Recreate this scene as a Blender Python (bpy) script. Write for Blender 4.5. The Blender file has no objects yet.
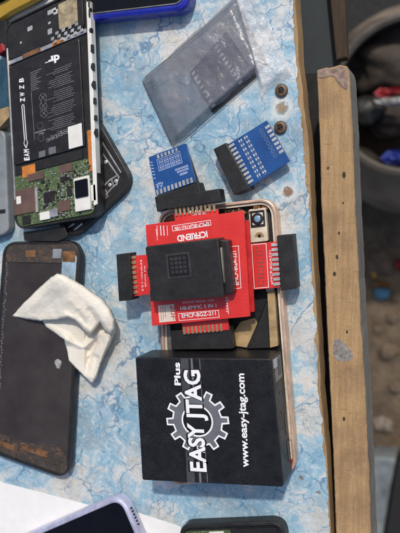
import bpy, bmesh, math, random
from mathutils import Vector, Matrix, noise
random.seed(7)
scene = bpy.context.scene
COL = scene.collection
S = 0.001                                   # everything below is in millimetres

# ------------------------------------------------------------------ camera
F = 700.0; NX, NY = 455.0, 205.0; D0 = 390.0
n = Vector(((NX-200)/F, -(NY-266.5)/F, -1)).normalized()
upc = -n
xr = (Vector((1,0,0)) - upc*upc.x).normalized()
yr = upc.cross(xr)
M = Matrix((xr, yr, upc))                   # camera -> world
CAM = -(M @ Vector((0,0,-1))) * D0
def P(px, py, z=0.0):
    d = M @ Vector(((px-200)/F, -(py-266.5)/F, -1))
    t = (z - CAM.z)/d.z
    return CAM + d*t

cd = bpy.data.cameras.new('camera'); cam = bpy.data.objects.new('camera', cd); COL.objects.link(cam)
cam.matrix_world = Matrix.Translation(CAM*S) @ M.to_4x4()
cd.sensor_fit = 'HORIZONTAL'; cd.sensor_width = 36; cd.lens = F/400*36
cd.clip_start = 0.01; cd.clip_end = 200
cd.dof.use_dof = True; cd.dof.focus_distance = 0.375; cd.dof.aperture_fstop = 15
scene.camera = cam

# ------------------------------------------------------------------ materials
class NT:
    def __init__(s, name):
        s.m = bpy.data.materials.new(name); s.m.use_nodes = True
        s.t = s.m.node_tree; s.N = s.t.nodes; s.L = s.t.links
        s.b = s.N['Principled BSDF']; s.out = s.N['Material Output']
        tc = s.N.new('ShaderNodeTexCoord'); mp = s.N.new('ShaderNodeMapping')
        mp.inputs['Scale'].default_value = (1000,1000,1000)
        s.L.new(tc.outputs['Object'], mp.inputs['Vector']); s.co = mp.outputs[0]
    def node(s, t, **kw):
        x = s.N.new(t)
        for k, v in kw.items():
            if k in x.inputs: 
                if hasattr(v, 'is_linked') or isinstance(v, bpy.types.NodeSocket): s.L.new(v, x.inputs[k])
                else: x.inputs[k].default_value = v
            else: setattr(x, k, v)
        return x
    def link(s, a, b): s.L.new(a, b)
    def noise(s, scale, detail=4, rough=0.6, vec=None, dist=0.0):
        x = s.N.new('ShaderNodeTexNoise'); x.inputs['Scale'].default_value = scale
        x.inputs['Detail'].default_value = detail; x.inputs['Roughness'].default_value = rough
        x.inputs['Distortion'].default_value = dist
        s.L.new(vec or s.co, x.inputs['Vector']); return x
    def ramp(s, fac, stops, interp='LINEAR'):
        x = s.N.new('ShaderNodeValToRGB'); x.color_ramp.interpolation = interp
        e = x.color_ramp.elements
        while len(e) < len(stops): e.new(0.5)
        for i, (p, c) in enumerate(stops):
            e[i].position = p
            if not hasattr(c, '__len__'): c = (c,c,c)
            e[i].color = (*c, 1)
        s.L.new(fac, x.inputs[0]); return x.outputs[0]
    def mix(s, fac, a, b, mode='MIX'):
        x = s.N.new('ShaderNodeMix'); x.data_type = 'RGBA'; x.blend_type = mode
        for sock, v in ((x.inputs[0], fac), (x.inputs[6], a), (x.inputs[7], b)):
            if isinstance(v, bpy.types.NodeSocket): s.L.new(v, sock)
            elif hasattr(v, '__len__'): sock.default_value = (*v, 1) if len(v) == 3 else v
            else: sock.default_value = v
        return x.outputs[2]
    def math(s, op, a, b=0.0, clamp=False):
        x = s.N.new('ShaderNodeMath'); x.operation = op; x.use_clamp = clamp
        for i, v in enumerate((a, b)):
            if isinstance(v, bpy.types.NodeSocket): s.L.new(v, x.inputs[i])
            else: x.inputs[i].default_value = v
        return x.outputs[0]
    def bump(s, h, strength=0.2, dist=0.0003, normal=None):
        x = s.N.new('ShaderNodeBump'); x.inputs['Strength'].default_value = strength
        x.inputs['Distance'].default_value = dist
        s.L.new(h, x.inputs['Height'])
        if normal: s.L.new(normal, x.inputs['Normal'])
        s.L.new(x.outputs[0], s.b.inputs['Normal']); return x.outputs[0]
    def col(s, v):
        if isinstance(v, bpy.types.NodeSocket): s.L.new(v, s.b.inputs['Base Color'])
        else: s.b.inputs['Base Color'].default_value = (*v, 1)
    def rough(s, v):
        if isinstance(v, bpy.types.NodeSocket): s.L.new(v, s.b.inputs['Roughness'])
        else: s.b.inputs['Roughness'].default_value = v

def simple(name, c, r=0.5, metal=0.0, var=0.25, scale=0.15, bump=0.1, bscale=0.8, coat=0.0, dust=0.0, spec=0.5):
    t = NT(name)
    n1 = t.noise(scale, 5, 0.65)
    lo = tuple(max(0, x*(1-var)) for x in c); hi = tuple(min(1, x*(1+var)) for x in c)
    base = t.ramp(n1.outputs[0], [(0.3, lo), (0.7, hi)])
    if dust:
        n3 = t.noise(1.3, 6, 0.75); n4 = t.noise(0.06, 3, 0.6)
        k = t.math('MULTIPLY', t.ramp(n3.outputs[0], [(0.45, 0), (0.8, 1)]), t.ramp(n4.outputs[0], [(0.35, 0.15), (0.7, 1)]))
        base = t.mix(t.math('MULTIPLY', k, dust), base, (0.42,0.40,0.37))
    t.col(base)
    n2 = t.noise(bscale, 5, 0.6)
    t.rough(t.ramp(n1.outputs[0], [(0.3, max(0.02, r*0.8)), (0.7, min(1, r*1.2))]))
    t.b.inputs['Metallic'].default_value = metal
    t.b.inputs['Specular IOR Level'].default_value = spec
    if coat: t.b.inputs['Coat Weight'].default_value = coat; t.b.inputs['Coat Roughness'].default_value = 0.08
    if bump: t.bump(n2.outputs[0], bump)
    return t.m

def cloth_material():
    t = NT('marble_print_sheet')
    w = t.noise(0.045, 3, 0.6)
    off = t.node('ShaderNodeVectorMath', operation='SCALE'); t.link(w.outputs['Color'], off.inputs[0]); off.inputs['Scale'].default_value = 21
    w2 = t.noise(0.25, 3, 0.6)
    off2 = t.node('ShaderNodeVectorMath', operation='SCALE'); t.link(w2.outputs['Color'], off2.inputs[0]); off2.inputs['Scale'].default_value = 2.4
    add = t.node('ShaderNodeVectorMath', operation='ADD'); t.link(t.co, add.inputs[0]); t.link(off.outputs[0], add.inputs[1])
    add2 = t.node('ShaderNodeVectorMath', operation='ADD'); t.link(add.outputs[0], add2.inputs[0]); t.link(off2.outputs[0], add2.inputs[1])
    v = add2.outputs[0]
    big = t.noise(0.028, 4, 0.55, v); mid = t.noise(0.085, 6, 0.72, v)
    blend = t.math('ADD', t.math('MULTIPLY', big.outputs[0], 0.55), t.math('MULTIPLY', mid.outputs[0], 0.45))
    base = t.ramp(blend, [(0.37, (0.20,0.38,0.52)), (0.46, (0.28,0.475,0.59)), (0.515, (0.36,0.53,0.62)), (0.535, (0.55,0.62,0.63)), (0.575, (0.68,0.67,0.62)), (0.63, (0.64,0.60,0.50)), (0.70, (0.50,0.47,0.38))])
    fine = t.noise(0.9, 6, 0.75); fine2 = t.noise(0.30, 6, 0.8, v)
    base = t.mix(0.5, base, t.ramp(fine.outputs[0], [(0.3, 0.66), (0.7, 1.15)]), 'MULTIPLY')
    base = t.mix(t.ramp(fine2.outputs[0], [(0.50, 0), (0.64, 0.55)]), base, (0.74,0.76,0.74))
    base = t.mix(t.ramp(fine2.outputs[0], [(0.30, 0.6), (0.42, 0)]), base, (0.22,0.40,0.54))
    def cracks(scale, width, soft, maskscale, lo, hi, sd=0.0):
        sh = t.node('ShaderNodeVectorMath', operation='ADD'); t.link(v, sh.inputs[0]); sh.inputs[1].default_value = (sd, sd*0.7, 0)
        vo = t.node('ShaderNodeTexVoronoi', feature='DISTANCE_TO_EDGE', Scale=scale); t.link(sh.outputs[0], vo.inputs['Vector'])
        wn = t.noise(0.12, 3, 0.6); ww = t.ramp(wn.outputs[0], [(0.35, 0.4), (0.7, 1.15)])
        d = t.math('DIVIDE', vo.outputs['Distance'], ww)
        c = t.ramp(d, [(0.0, 1), (width, 0.8), (width+soft, 0)])
        mk = t.noise(maskscale, 3, 0.6, sh.outputs[0])
        return t.math('MULTIPLY', c, t.ramp(mk.outputs[0], [(lo, 0), (hi, 1)]))
    stm = t.node('ShaderNodeMapping'); t.link(v, stm.inputs['Vector']); stm.inputs['Rotation'].default_value = (0,0,0.9); stm.inputs['Scale'].default_value = (1,0.38,1)
    st_n = t.noise(0.12, 6, 0.72, stm.outputs[0], 0.8)
    base = t.mix(t.ramp(st_n.outputs[0], [(0.575, 0), (0.61, 0.6)]), base, (0.74,0.74,0.70))
    base = t.mix(t.ramp(st_n.outputs[0], [(0.66, 0), (0.72, 0.6)]), base, (0.52,0.46,0.36))
    c1 = cracks(0.034, 0.010, 0.012, 0.05, 0.42, 0.50)
    c1b = cracks(0.047, 0.008, 0.010, 0.05, 0.48, 0.55, 90)
    c2 = cracks(0.095, 0.014, 0.022, 0.045, 0.44, 0.54)
    c3 = cracks(0.24, 0.02, 0.05, 0.05, 0.46, 0.58)
    base = t.mix(t.math('MULTIPLY', c3, 0.55), base, (0.20,0.34,0.44))
    base = t.mix(t.math('MULTIPLY', c2, 0.65), base, (0.16,0.29,0.39))
    base = t.mix(t.math('MULTIPLY', c1b, 0.8), base, (0.10,0.23,0.36))
    base = t.mix(t.math('MULTIPLY', c1, 0.85), base, (0.08,0.21,0.35))
    # dirt specks and grime
    sp = t.node('ShaderNodeTexVoronoi', Scale=0.16); t.link(t.co, sp.inputs['Vector'])
    sk = t.math('MULTIPLY', t.ramp(sp.outputs['Distance'], [(0.05, 1), (0.11, 0)]), t.ramp(t.noise(0.07, 2).outputs[0], [(0.5, 0), (0.58, 1)]))
    base = t.mix(t.math('MULTIPLY', sk, 0.8), base, (0.10,0.08,0.06))
    gr = t.noise(0.035, 6, 0.7)
    base = t.mix(t.ramp(gr.outputs[0], [(0.48, 0), (0.70, 0.6)]), base, (0.33,0.33,0.30))
    # burnt / worn-through spots
    for px, py, r, c in ((288,192,3.2,(0.27,0.12,0.035)), (282,108,4.0,(0.30,0.20,0.10)), (304,60,3.5,(0.35,0.24,0.13)), (301,478,1.6,(0.2,0.15,0.1)), (318,492,1.5,(0.22,0.17,0.12))):
        p = P(px,py,0)
        dn = t.node('ShaderNodeVectorMath', operation='DISTANCE'); dn.inputs[1].default_value = (p.x+250,p.y,800)
        nn = t.noise(0.5, 4); sc = t.node('ShaderNodeVectorMath', operation='SCALE'); t.link(nn.outputs['Color'], sc.inputs[0]); sc.inputs['Scale'].default_value = 5
        ad = t.node('ShaderNodeVectorMath', operation='ADD'); t.link(t.co, ad.inputs[0]); t.link(sc.outputs[0], ad.inputs[1])
        sb = t.node('ShaderNodeVectorMath', operation='SUBTRACT'); t.link(ad.outputs[0], sb.inputs[0]); sb.inputs[1].default_value = (2.5,2.5,2.5)
        t.link(sb.outputs[0], dn.inputs[0])
        d = t.math('DIVIDE', dn.outputs['Value'], r*2.6)
        base = t.mix(t.ramp(d, [(0.30, 0.0), (0.40, 0.8), (0.8, 0)]) if r > 3 else 0.0, base, (0.72,0.70,0.62))
        base = t.mix(t.ramp(d, [(0.22, 0.9), (0.36, 0)]), base, c)
    base = t.mix(1.0, base, (0.92,0.93,0.95), 'MULTIPLY')
    t.col(base)
    wr = t.noise(0.02, 4, 0.5); hb = t.math('ADD', t.math('MULTIPLY', wr.outputs[0], 6.0), t.math('MULTIPLY', fine.outputs[0], 0.25))
    t.bump(hb, 0.5, 0.0012)
    t.rough(t.ramp(gr.outputs[0], [(0.3, 0.33), (0.7, 0.55)]))
    return t.m

def wood_material(name, c1, c2, dark, axis='Y', stain=0.3):
    t = NT(name)
    sc = t.node('ShaderNodeMapping'); t.link(t.co, sc.inputs['Vector'])
    sc.inputs['Scale'].default_value = (1, 0.05, 1) if axis == 'Y' else (0.05, 1, 1)
    g = t.noise(0.55, 6, 0.65, sc.outputs[0], 0.6); f = t.noise(2.2, 4, 0.7, sc.outputs[0])
    b = t.noise(0.035, 5, 0.65); sp = t.noise(0.35, 5, 0.75)
    base = t.ramp(g.outputs[0], [(0.3, c1), (0.65, c2)])
    base = t.mix(0.35, base, t.ramp(f.outputs[0], [(0.3, 0.6), (0.7, 1.2)]), 'MULTIPLY')
    base = t.mix(t.ramp(b.outputs[0], [(0.48, 0), (0.72, stain)]), base, dark)
    base = t.mix(t.ramp(sp.outputs[0], [(0.64, 0), (0.74, 0.75)]), base, dark)
    q1 = t.noise(1.4, 6, 0.8); base = t.mix(0.55, base, t.ramp(q1.outputs[0], [(0.33, 0.55), (0.5, 1.0), (0.68, 1.2)]), 'MULTIPLY')
    sw = t.node('ShaderNodeMapping'); t.link(t.co, sw.inputs['Vector']); sw.inputs['Scale'].default_value = (0.25, 1, 1); sw.inputs['Rotation'].default_value = (0,0,0.25)
    s1 = t.noise(0.6, 3, 0.6, sw.outputs[0]); base = t.mix(t.ramp(s1.outputs[0], [(0.62, 0), (0.70, 0.35)]), base, dark)
    t.col(base); t.rough(0.82)
    hh = t.math('ADD', t.math('ADD', g.outputs[0], f.outputs[0]), t.math('MULTIPLY', q1.outputs[0], 1.2))
    t.bump(hh, 0.7, 0.0008)
    return t.m

def glass_back():
    t = NT('dusty_dark_glass')
    a = t.noise(0.05, 5, 0.6); d = t.noise(2.0, 6, 0.8)
    base = t.ramp(a.outputs[0], [(0.3, (0.030,0.023,0.021)), (0.7, (0.050,0.041,0.037))])
    k = t.math('MULTIPLY', t.ramp(d.outputs[0], [(0.55, 0), (0.85, 1)]), 0.10)
    base = t.mix(k, base, (0.4,0.38,0.36))
    t.col(base); t.rough(t.ramp(a.outputs[0], [(0.3, 0.16), (0.7, 0.32)])); t.bump(d.outputs[0], 0.03)
    return t.m

def film_material(name, tint, alpha_lo, alpha_hi, rough=0.12, bump=0.4, bsc=0.18):
    t = NT(name)
    n1 = t.noise(bsc, 4, 0.6, None, 1.0); n2 = t.noise(0.06, 4, 0.6)
    t.col(tint); t.rough(rough); t.bump(n1.outputs[0], bump, 0.0025)
    t.b.inputs['Specular IOR Level'].default_value = 0.8
    t.link(t.ramp(n2.outputs[0], [(0.35, alpha_lo), (0.65, alpha_hi)]), t.b.inputs['Alpha'])
    return t.m

def pcb(name, c, c2):
    t = NT(name)
    v = t.node('ShaderNodeTexVoronoi', feature='DISTANCE_TO_EDGE', distance='MANHATTAN' ) if False else t.node('ShaderNodeTexBrick', Scale=0.13)
    t.link(t.co, v.inputs['Vector'])
    n1 = t.noise(0.12, 5, 0.6)
    base = t.ramp(n1.outputs[0], [(0.3, c), (0.7, c2)])
    v.inputs['Color1'].default_value = (1,1,1,1); v.inputs['Color2'].default_value = (0.9,0.9,0.9,1); v.inputs['Mortar'].default_value = (0.75,0.75,0.75,1)
    v.inputs['Mortar Size'].default_value = 0.03
    base = t.mix(0.35, base, v.outputs[0], 'MULTIPLY')
    t.col(base); t.rough(0.30); t.b.inputs['Coat Weight'].default_value = 0.3; t.b.inputs['Coat Roughness'].default_value = 0.15; t.bump(t.noise(1.0, 4).outputs[0], 0.06)
    return t.m

def logic_board():
    t = NT('green_logic_board')
    n1 = t.noise(0.25, 5, 0.7)
    base = t.ramp(n1.outputs[0], [(0.3, (0.05,0.085,0.032)), (0.7, (0.10,0.145,0.06))])
    vo = t.node('ShaderNodeTexVoronoi', Scale=1.6, distance='CHEBYCHEV'); t.link(t.co, vo.inputs['Vector'])
    base = t.mix(t.ramp(vo.outputs['Color'], [(0.80, 0), (0.83, 0.7)]), base, (0.34,0.30,0.17))
    base = t.mix(t.ramp(vo.outputs['Color'], [(0.20, 0.8), (0.24, 0)]), base, (0.02,0.03,0.018))
    t.col(base); t.rough(0.4); t.bump(vo.outputs['Distance'], 0.2)
    return t.m

def soil():
    t = NT('dirt_floor')
    a = t.noise(0.004, 6, 0.65); b = t.noise(0.03, 7, 0.75)
    base = t.ramp(a.outputs[0], [(0.3, (0.13,0.09,0.055)), (0.7, (0.30,0.22,0.14))])
    base = t.mix(0.8, base, t.ramp(b.outputs[0], [(0.3, 0.3), (0.7, 1.35)]), 'MULTIPLY')
    t.col(base); t.rough(0.95); t.bump(b.outputs[0], 1.0, 0.02)
    return t.m

def grime_material():
    t = NT('rusty_grime'); a = t.noise(0.28, 6, 0.75); b = t.noise(0.12, 4, 0.6)
    base = t.ramp(a.outputs[0], [(0.32, (0.02,0.016,0.013)), (0.5, (0.055,0.04,0.03)), (0.58, (0.13,0.07,0.035)), (0.68, (0.13,0.105,0.085))])
    base = t.mix(t.ramp(b.outputs[0], [(0.45, 0.7), (0.6, 0)]), base, (0.035,0.03,0.027))
    t.col(base); t.rough(0.65); t.bump(a.outputs[0], 0.8, 0.0006); return t.m
MT = dict(
 cloth=cloth_material(),
 ply=wood_material('raw_plywood', (0.38,0.235,0.11), (0.54,0.365,0.185), (0.16,0.09,0.045), stain=0.6),
 plank=wood_material('sawn_plank', (0.42,0.255,0.115), (0.58,0.375,0.185), (0.22,0.135,0.075), stain=0.6),
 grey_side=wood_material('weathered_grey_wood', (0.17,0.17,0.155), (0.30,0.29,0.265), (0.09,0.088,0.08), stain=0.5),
 knot=simple('bruised_wood_end', (0.26,0.18,0.14), 0.85, var=0.65, scale=0.35, bump=0.9),
 dark_wood=wood_material('dark_brown_wood', (0.05,0.033,0.02), (0.08,0.052,0.032), (0.02,0.015,0.01)),
 soil=soil(),
 black=simple('black_plastic', (0.015,0.0145,0.0145), 0.45, bump=0.12, dust=0.10, spec=0.35),
 black_case=simple('black_box_plastic', (0.009,0.009,0.011), 0.40, var=0.3, bump=0.1, bscale=2.5, dust=0.09, spec=0.3),
 black_soft=simple('black_satin', (0.012,0.012,0.0125), 0.5, bump=0.1, dust=0.12, spec=0.35),
 black_glass=simple('black_screen_glass', (0.004,0.004,0.006), 0.12, bump=0.0, spec=0.35),
 glass_back=glass_back(),
 red=pcb('red_board', (0.62,0.026,0.022), (0.72,0.04,0.032)),
 red_dark=simple('red_board_edge', (0.45,0.018,0.018), 0.35),
 blue=pcb('blue_board', (0.008,0.055,0.20), (0.014,0.085,0.28)),
 blue_gloss=simple('cobalt_plastic', (0.012,0.02,0.30), 0.25, coat=0.3),
 green=logic_board(),
 tin=simple('tinned_pads', (0.62,0.60,0.55), 0.38, metal=0.7),
 gold_pin=simple('gold_pins', (0.75,0.55,0.30), 0.32, metal=0.85),
 gold=simple('rose_gold_aluminium', (0.66,0.45,0.32), 0.38, metal=0.45, scale=0.1),
 cream=simple('cream_plate', (0.62,0.55,0.43), 0.5, dust=0.1),
 tan=simple('tan_adhesive', (0.36,0.25,0.12), 0.6, var=0.4, bump=0.3),
 copper=simple('copper_foil', (0.26,0.125,0.055), 0.4, metal=0.5, var=0.6, bump=0.4),
 silver=simple('silver_metal', (0.60,0.58,0.55), 0.35, metal=0.8),
 grey_metal=simple('dull_grey_metal', (0.20,0.19,0.18), 0.45, metal=0.5, var=0.4, dust=0.2),
 white=simple('white_plastic', (0.72,0.70,0.64), 0.5, var=0.08, dust=0.1),
 paint=simple('white_print', (0.80,0.80,0.80), 0.55, var=0.03, bump=0),
 grey_print=simple('grey_print', (0.13,0.135,0.15), 0.5, var=0.15, bump=0),
 dgrey_print=simple('dark_grey_print', (0.05,0.052,0.06), 0.5, var=0.3, bump=0),
 bat=simple('battery_wrap', (0.016,0.014,0.014), 0.36, var=0.25, bump=0.35, bscale=0.14, dust=0.06, spec=0.4),
 bat_print=simple('grey_battery_print', (0.17,0.17,0.17), 0.6, var=0.2, bump=0),
 shield=simple('brown_shield_can', (0.16,0.095,0.075), 0.42, metal=0.35, var=0.15),
 chip=simple('chip_epoxy', (0.018,0.013,0.013), 0.4),
 orange=simple('orange_flex', (0.50,0.17,0.03), 0.4, var=0.4),
 yellow=simple('yellow_plastic', (0.62,0.38,0.05), 0.45, var=0.1, bump=0.2, bscale=0.1),
 lilac=simple('lilac_aluminium', (0.52,0.53,0.68), 0.35, metal=0.4),
 paper=simple('white_paper', (0.78,0.77,0.75), 0.8, var=0.04, bump=0.2, bscale=0.15),
 sticker=simple('pale_sticker', (0.70,0.60,0.50), 0.6, var=0.1, bump=0),
 red_print=simple('red_print', (0.55,0.10,0.08), 0.6, bump=0),
 rust=simple('rusty_steel', (0.13,0.085,0.055), 0.55, metal=0.5, var=0.5, scale=0.6, bump=0.5),
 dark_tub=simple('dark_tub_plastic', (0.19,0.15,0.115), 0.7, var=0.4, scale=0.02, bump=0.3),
 tub_rim=simple('dimmed_tub_rim', (0.075,0.062,0.05), 0.6, var=0.35, scale=0.05),  # rim albedo lowered to carry its shade
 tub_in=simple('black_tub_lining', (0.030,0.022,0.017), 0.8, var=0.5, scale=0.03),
 teal=simple('shaded_teal_board', (0.012,0.021,0.026), 0.6, var=0.5, scale=0.05, bump=0.4, bscale=0.1),  # albedo kept low so the board looks shaded
 stone=simple('brown_stone', (0.13,0.092,0.06), 0.9, var=0.4, scale=0.06, bump=0.8, bscale=0.2),
 red_wrap=simple('red_wrapper', (0.30,0.02,0.025), 0.4, var=0.4),
 white_wrap=simple('white_wrapper', (0.35,0.34,0.33), 0.45, var=0.3),
 blue_wrap=simple('blue_wrapper', (0.02,0.035,0.22), 0.45, var=0.3),
 cyan_wrap=simple('sky_blue_wrapper', (0.10,0.27,0.40), 0.6, var=0.3),
 pale_blue=simple('pale_blue_sheet', (0.16,0.18,0.185), 0.5, var=0.6, scale=0.03),
 near_black=simple('near_black_matte', (0.009,0.0085,0.008), 0.8, var=0.4),
 lens=simple('blue_lens', (0.20,0.34,0.48), 0.1, var=0.3, coat=1.0),
 grime=grime_material(),
 teal_pcb=simple('teal_board', (0.02,0.065,0.10), 0.45, var=0.4),
 bag=film_material('antistatic_film', (0.17,0.178,0.21), 0.55, 0.72, 0.27, 0.24),
 clear=film_material('clear_crinkled_film', (0.85,0.85,0.84), 0.22, 0.60, 0.10, 0.8, 0.16),  # white tint and patchy alpha double as painted highlights
 smoke=film_material('smoky_film', (0.05,0.055,0.055), 0.55, 0.7, 0.25, 0.2),
)
def tissue_material():
    t = NT('tissue_paper')
    n1 = t.noise(0.08, 4, 0.6); f = t.noise(1.6, 5, 0.7)
    base = t.ramp(n1.outputs[0], [(0.3, (0.74,0.665,0.56)), (0.7, (0.79,0.725,0.63))])
    g = t.noise(0.07, 5, 0.7)
    p = P(100,335,6)
    dn = t.node('ShaderNodeVectorMath', operation='DISTANCE'); dn.inputs[1].default_value = (p.x,p.y,6); t.link(t.co, dn.inputs[0])
    k = t.math('MULTIPLY', t.ramp(t.math('DIVIDE', dn.outputs['Value'], 24.0), [(0.1, 1), (0.9, 0)]), t.ramp(g.outputs[0], [(0.40, 0.0), (0.65, 0.8)]))
    base = t.mix(k, base, (0.45,0.38,0.24))
    cr = t.noise(0.16, 6, 0.62, None, 1.2); cm = t.math('ABSOLUTE', t.math('SUBTRACT', cr.outputs[0], 0.5))
    cv = t.node('ShaderNodeTexVoronoi', feature='DISTANCE_TO_EDGE', Scale=0.11); wv = t.noise(0.2, 3); 
    ax = t.node('ShaderNodeVectorMath', operation='SCALE'); t.link(wv.outputs['Color'], ax.inputs[0]); ax.inputs['Scale'].default_value = 7
    ay = t.node('ShaderNodeVectorMath', operation='ADD'); t.link(t.co, ay.inputs[0]); t.link(ax.outputs[0], ay.inputs[1]); t.link(ay.outputs[0], cv.inputs['Vector'])
    hh = t.math('ADD', t.math('ADD', t.math('MULTIPLY', cm, 1.6), t.math('MULTIPLY', f.outputs[0], 0.22)), t.math('MULTIPLY', t.math('MINIMUM', cv.outputs['Distance'], 0.35), 0.9))
    t.col(base); t.rough(0.95); t.bump(hh, 0.20, 0.0010)
    t.b.inputs['Subsurface Weight'].default_value = 0.08; t.b.inputs['Subsurface Scale'].default_value = 0.003
    return t.m
MT['tissue'] = tissue_material()

# ------------------------------------------------------------------ object helpers
def thing(name, label, cat, loc, group=None):
    o = bpy.data.objects.new(name, None); COL.objects.link(o)
    o.location = loc*S; o.empty_display_size = 0.01; o['label'] = label; o['category'] = cat; o['_o'] = 1
    if group: o['group'] = group
    return o
ORG = {}
def origin(o):
    v = Vector((0,0,0))
    while o: v += o.location/S; o = o.parent
    return v
def link(name, bm, mat, parent=None, label=None, cat=None, group=None, kind=None, sharp=20, org=None):
    """bm in world mm -> one mesh object (local to its parent)"""
    bm.normal_update()
    if parent is not None: c = origin(parent); loc = Vector((0,0,0))
    elif org is not None: c = org; loc = org
    else:
        zs = [v.co for v in bm.verts]
        c = Vector((sum(v.x for v in zs)/len(zs), sum(v.y for v in zs)/len(zs), min(v.z for v in zs))); loc = c
    for v in bm.verts: v.co = (v.co - c)*S
    me = bpy.data.meshes.new(name); bmesh.ops.recalc_face_normals(bm, faces=bm.faces); bm.to_mesh(me); bm.free()
    for p in me.polygons: p.use_smooth = True
    me.set_sharp_from_angle(angle=math.radians(sharp))
    o = bpy.data.objects.new(name, me); COL.objects.link(o)
    mats = mat if isinstance(mat, (list, tuple)) else [mat]
    for m in mats: me.materials.append(MT[m] if isinstance(m, str) else m)
    if parent is not None: o.parent = parent
    else: o.location = loc*S
    if label: o['label'] = label
    if cat: o['category'] = cat
    if group: o['group'] = group
    if kind: o['kind'] = kind
    return o
def NB(): return bmesh.new()
def rounded(pts, r, seg=6):
    """2D polygon with rounded corners; r number or list"""
    N = len(pts); out = []
    for i in range(N):
        p = Vector(pts[i][:2]); a = Vector(pts[i-1][:2]); b = Vector(pts[(i+1) % N][:2])
        ri = r[i] if hasattr(r, '__len__') else r
        if ri <= 0.01: out.append(p); continue
        da = (a-p); db = (b-p); la, lb = da.length, db.length; da.normalize(); db.normalize()
        ang = da.angle(db); tl = min(ri/math.tan(ang/2), la*0.48, lb*0.48)
        p0 = p+da*tl; p1 = p+db*tl
        for k in range(seg+1):
            t = k/seg
            out.append((1-t)**2*p0*1 + 2*t*(1-t)*(p*0.83+(p0+p1)*0.085) + t*t*p1)
    return out
def inset(pts, d):
    N = len(pts); out = []
    area = sum(pts[i-1].x*pts[i].y - pts[i].x*pts[i-1].y for i in range(N))
    sg = 1 if area > 0 else -1
    for i in range(N):
        e1 = (pts[i]-pts[i-1]); e2 = (pts[(i+1) % N]-pts[i])
        if e1.length < 1e-6: e1 = e2
        if e2.length < 1e-6: e2 = e1
        n1 = Vector((-e1.y, e1.x)).normalized()*sg; n2 = Vector((-e2.y, e2.x)).normalized()*sg
        nn = n1+n2
        if nn.length < 1e-4: nn = n1
        nn.normalize(); c = max(0.4, nn.dot(n1))
        out.append(pts[i]+nn*(d/c))
    return out
def loft(bm, rings, cap0=True, cap1=True):
    vs = [[bm.verts.new(Vector((p[0], p[1], p[2]))) for p in r] for r in rings]
    for a, b in zip(vs, vs[1:]):
        for i in range(len(a)):
            j = (i+1) % len(a)
            try: bm.faces.new((a[i], a[j], b[j], b[i]))
            except ValueError: pass
    if cap0: bm.faces.new(list(reversed(vs[0])))
    if cap1: bm.faces.new(vs[-1])
    return vs
def R3(pts, z): return [(p.x, p.y, z) for p in pts]
def prism(bm, pts, zt, th, r=0.0, b=0.3, seg=6, bb=None):
    """pts: world xy list; top zt, thickness th; bevel b on top and bottom"""
    q = rounded(pts, r, seg)
    if bb is None: bb = min(b, th*0.3)
    b = min(b, th*0.45); k = 0.293
    rings = []
    if bb > 0: rings += [R3(inset(q, bb), zt-th), R3(q, zt-th+bb)]
    else: rings += [R3(q, zt-th)]
    if b > 0: rings += [R3(q, zt-b), R3(inset(q, b*k), zt-b*k), R3(inset(q, b), zt)]
    else: rings += [R3(q, zt)]
    loft(bm, rings)
def pxpoly(px, z): return [Vector(P(x, y, z)[:2]) for x, y in px]
def ring(bm, pts, zt, th, r, w, b=0.4, seg=8):
    q = rounded(pts, r, seg); qi = inset(q, w)
    k = 0.293
    loft(bm, [R3(q, zt-th), R3(q, zt-b), R3(inset(q, b*k), zt-b*k), R3(inset(q, b), zt), R3(inset(q, w-b*0.5), zt), R3(qi, zt-b*0.5), R3(qi, zt-th)], False, False)
    bm.verts.ensure_lookup_table(); n_ = len(q)
    vs = list(bm.verts); o = vs[-7*n_:-6*n_]; i_ = vs[-n_:]
    for a in range(n_):
        c = (a+1) % n_
        bm.faces.new((o[a], i_[a], i_[c], o[c]))
def slab(name, px, zt, th, mat, parent=None, r=0.0, b=0.3, **kw):
    bm = NB(); prism(bm, pxpoly(px, zt), zt, th, r, b); return link(name, bm, mat, parent, **kw)
class Quad:
    def __init__(s, px, z):
        s.z = z; s.c = [P(x, y, z) for x, y in px]
    def __call__(s, u, v, z=None):
        a, b, c, d = s.c
        p = (a*(1-u)+b*u)*(1-v) + (d*(1-u)+c*u)*v
        return Vector((p.x, p.y, s.z if z is None else z))
    def rect(s, u0, v0, u1, v1): return [Vector(s(u, v)[:2]) for u, v in ((u0,v0),(u1,v0),(u1,v1),(u0,v1))]
def uv(name, Q, u0, v0, u1, v1, h, mat, parent, r=0.0, b=0.1, sink=0.0, **kw):
    bm = NB(); prism(bm, Q.rect(u0,v0,u1,v1), Q.z+h, h+sink, r, b); return link(name, bm, mat, parent, **kw)
def uvm(name, Q, rects, h, mat, parent, b=0.05, **kw):
    bm = NB()
    for (u0,v0,u1,v1) in rects: prism(bm, Q.rect(u0,v0,u1,v1), Q.z+h, h, 0, b)
    return link(name, bm, mat, parent, **kw)
def quadbox(bm, pts4, z0, z1): 
    prism(bm, [Vector(p[:2]) for p in pts4], z1, z1-z0, 0, 0.05)
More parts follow.
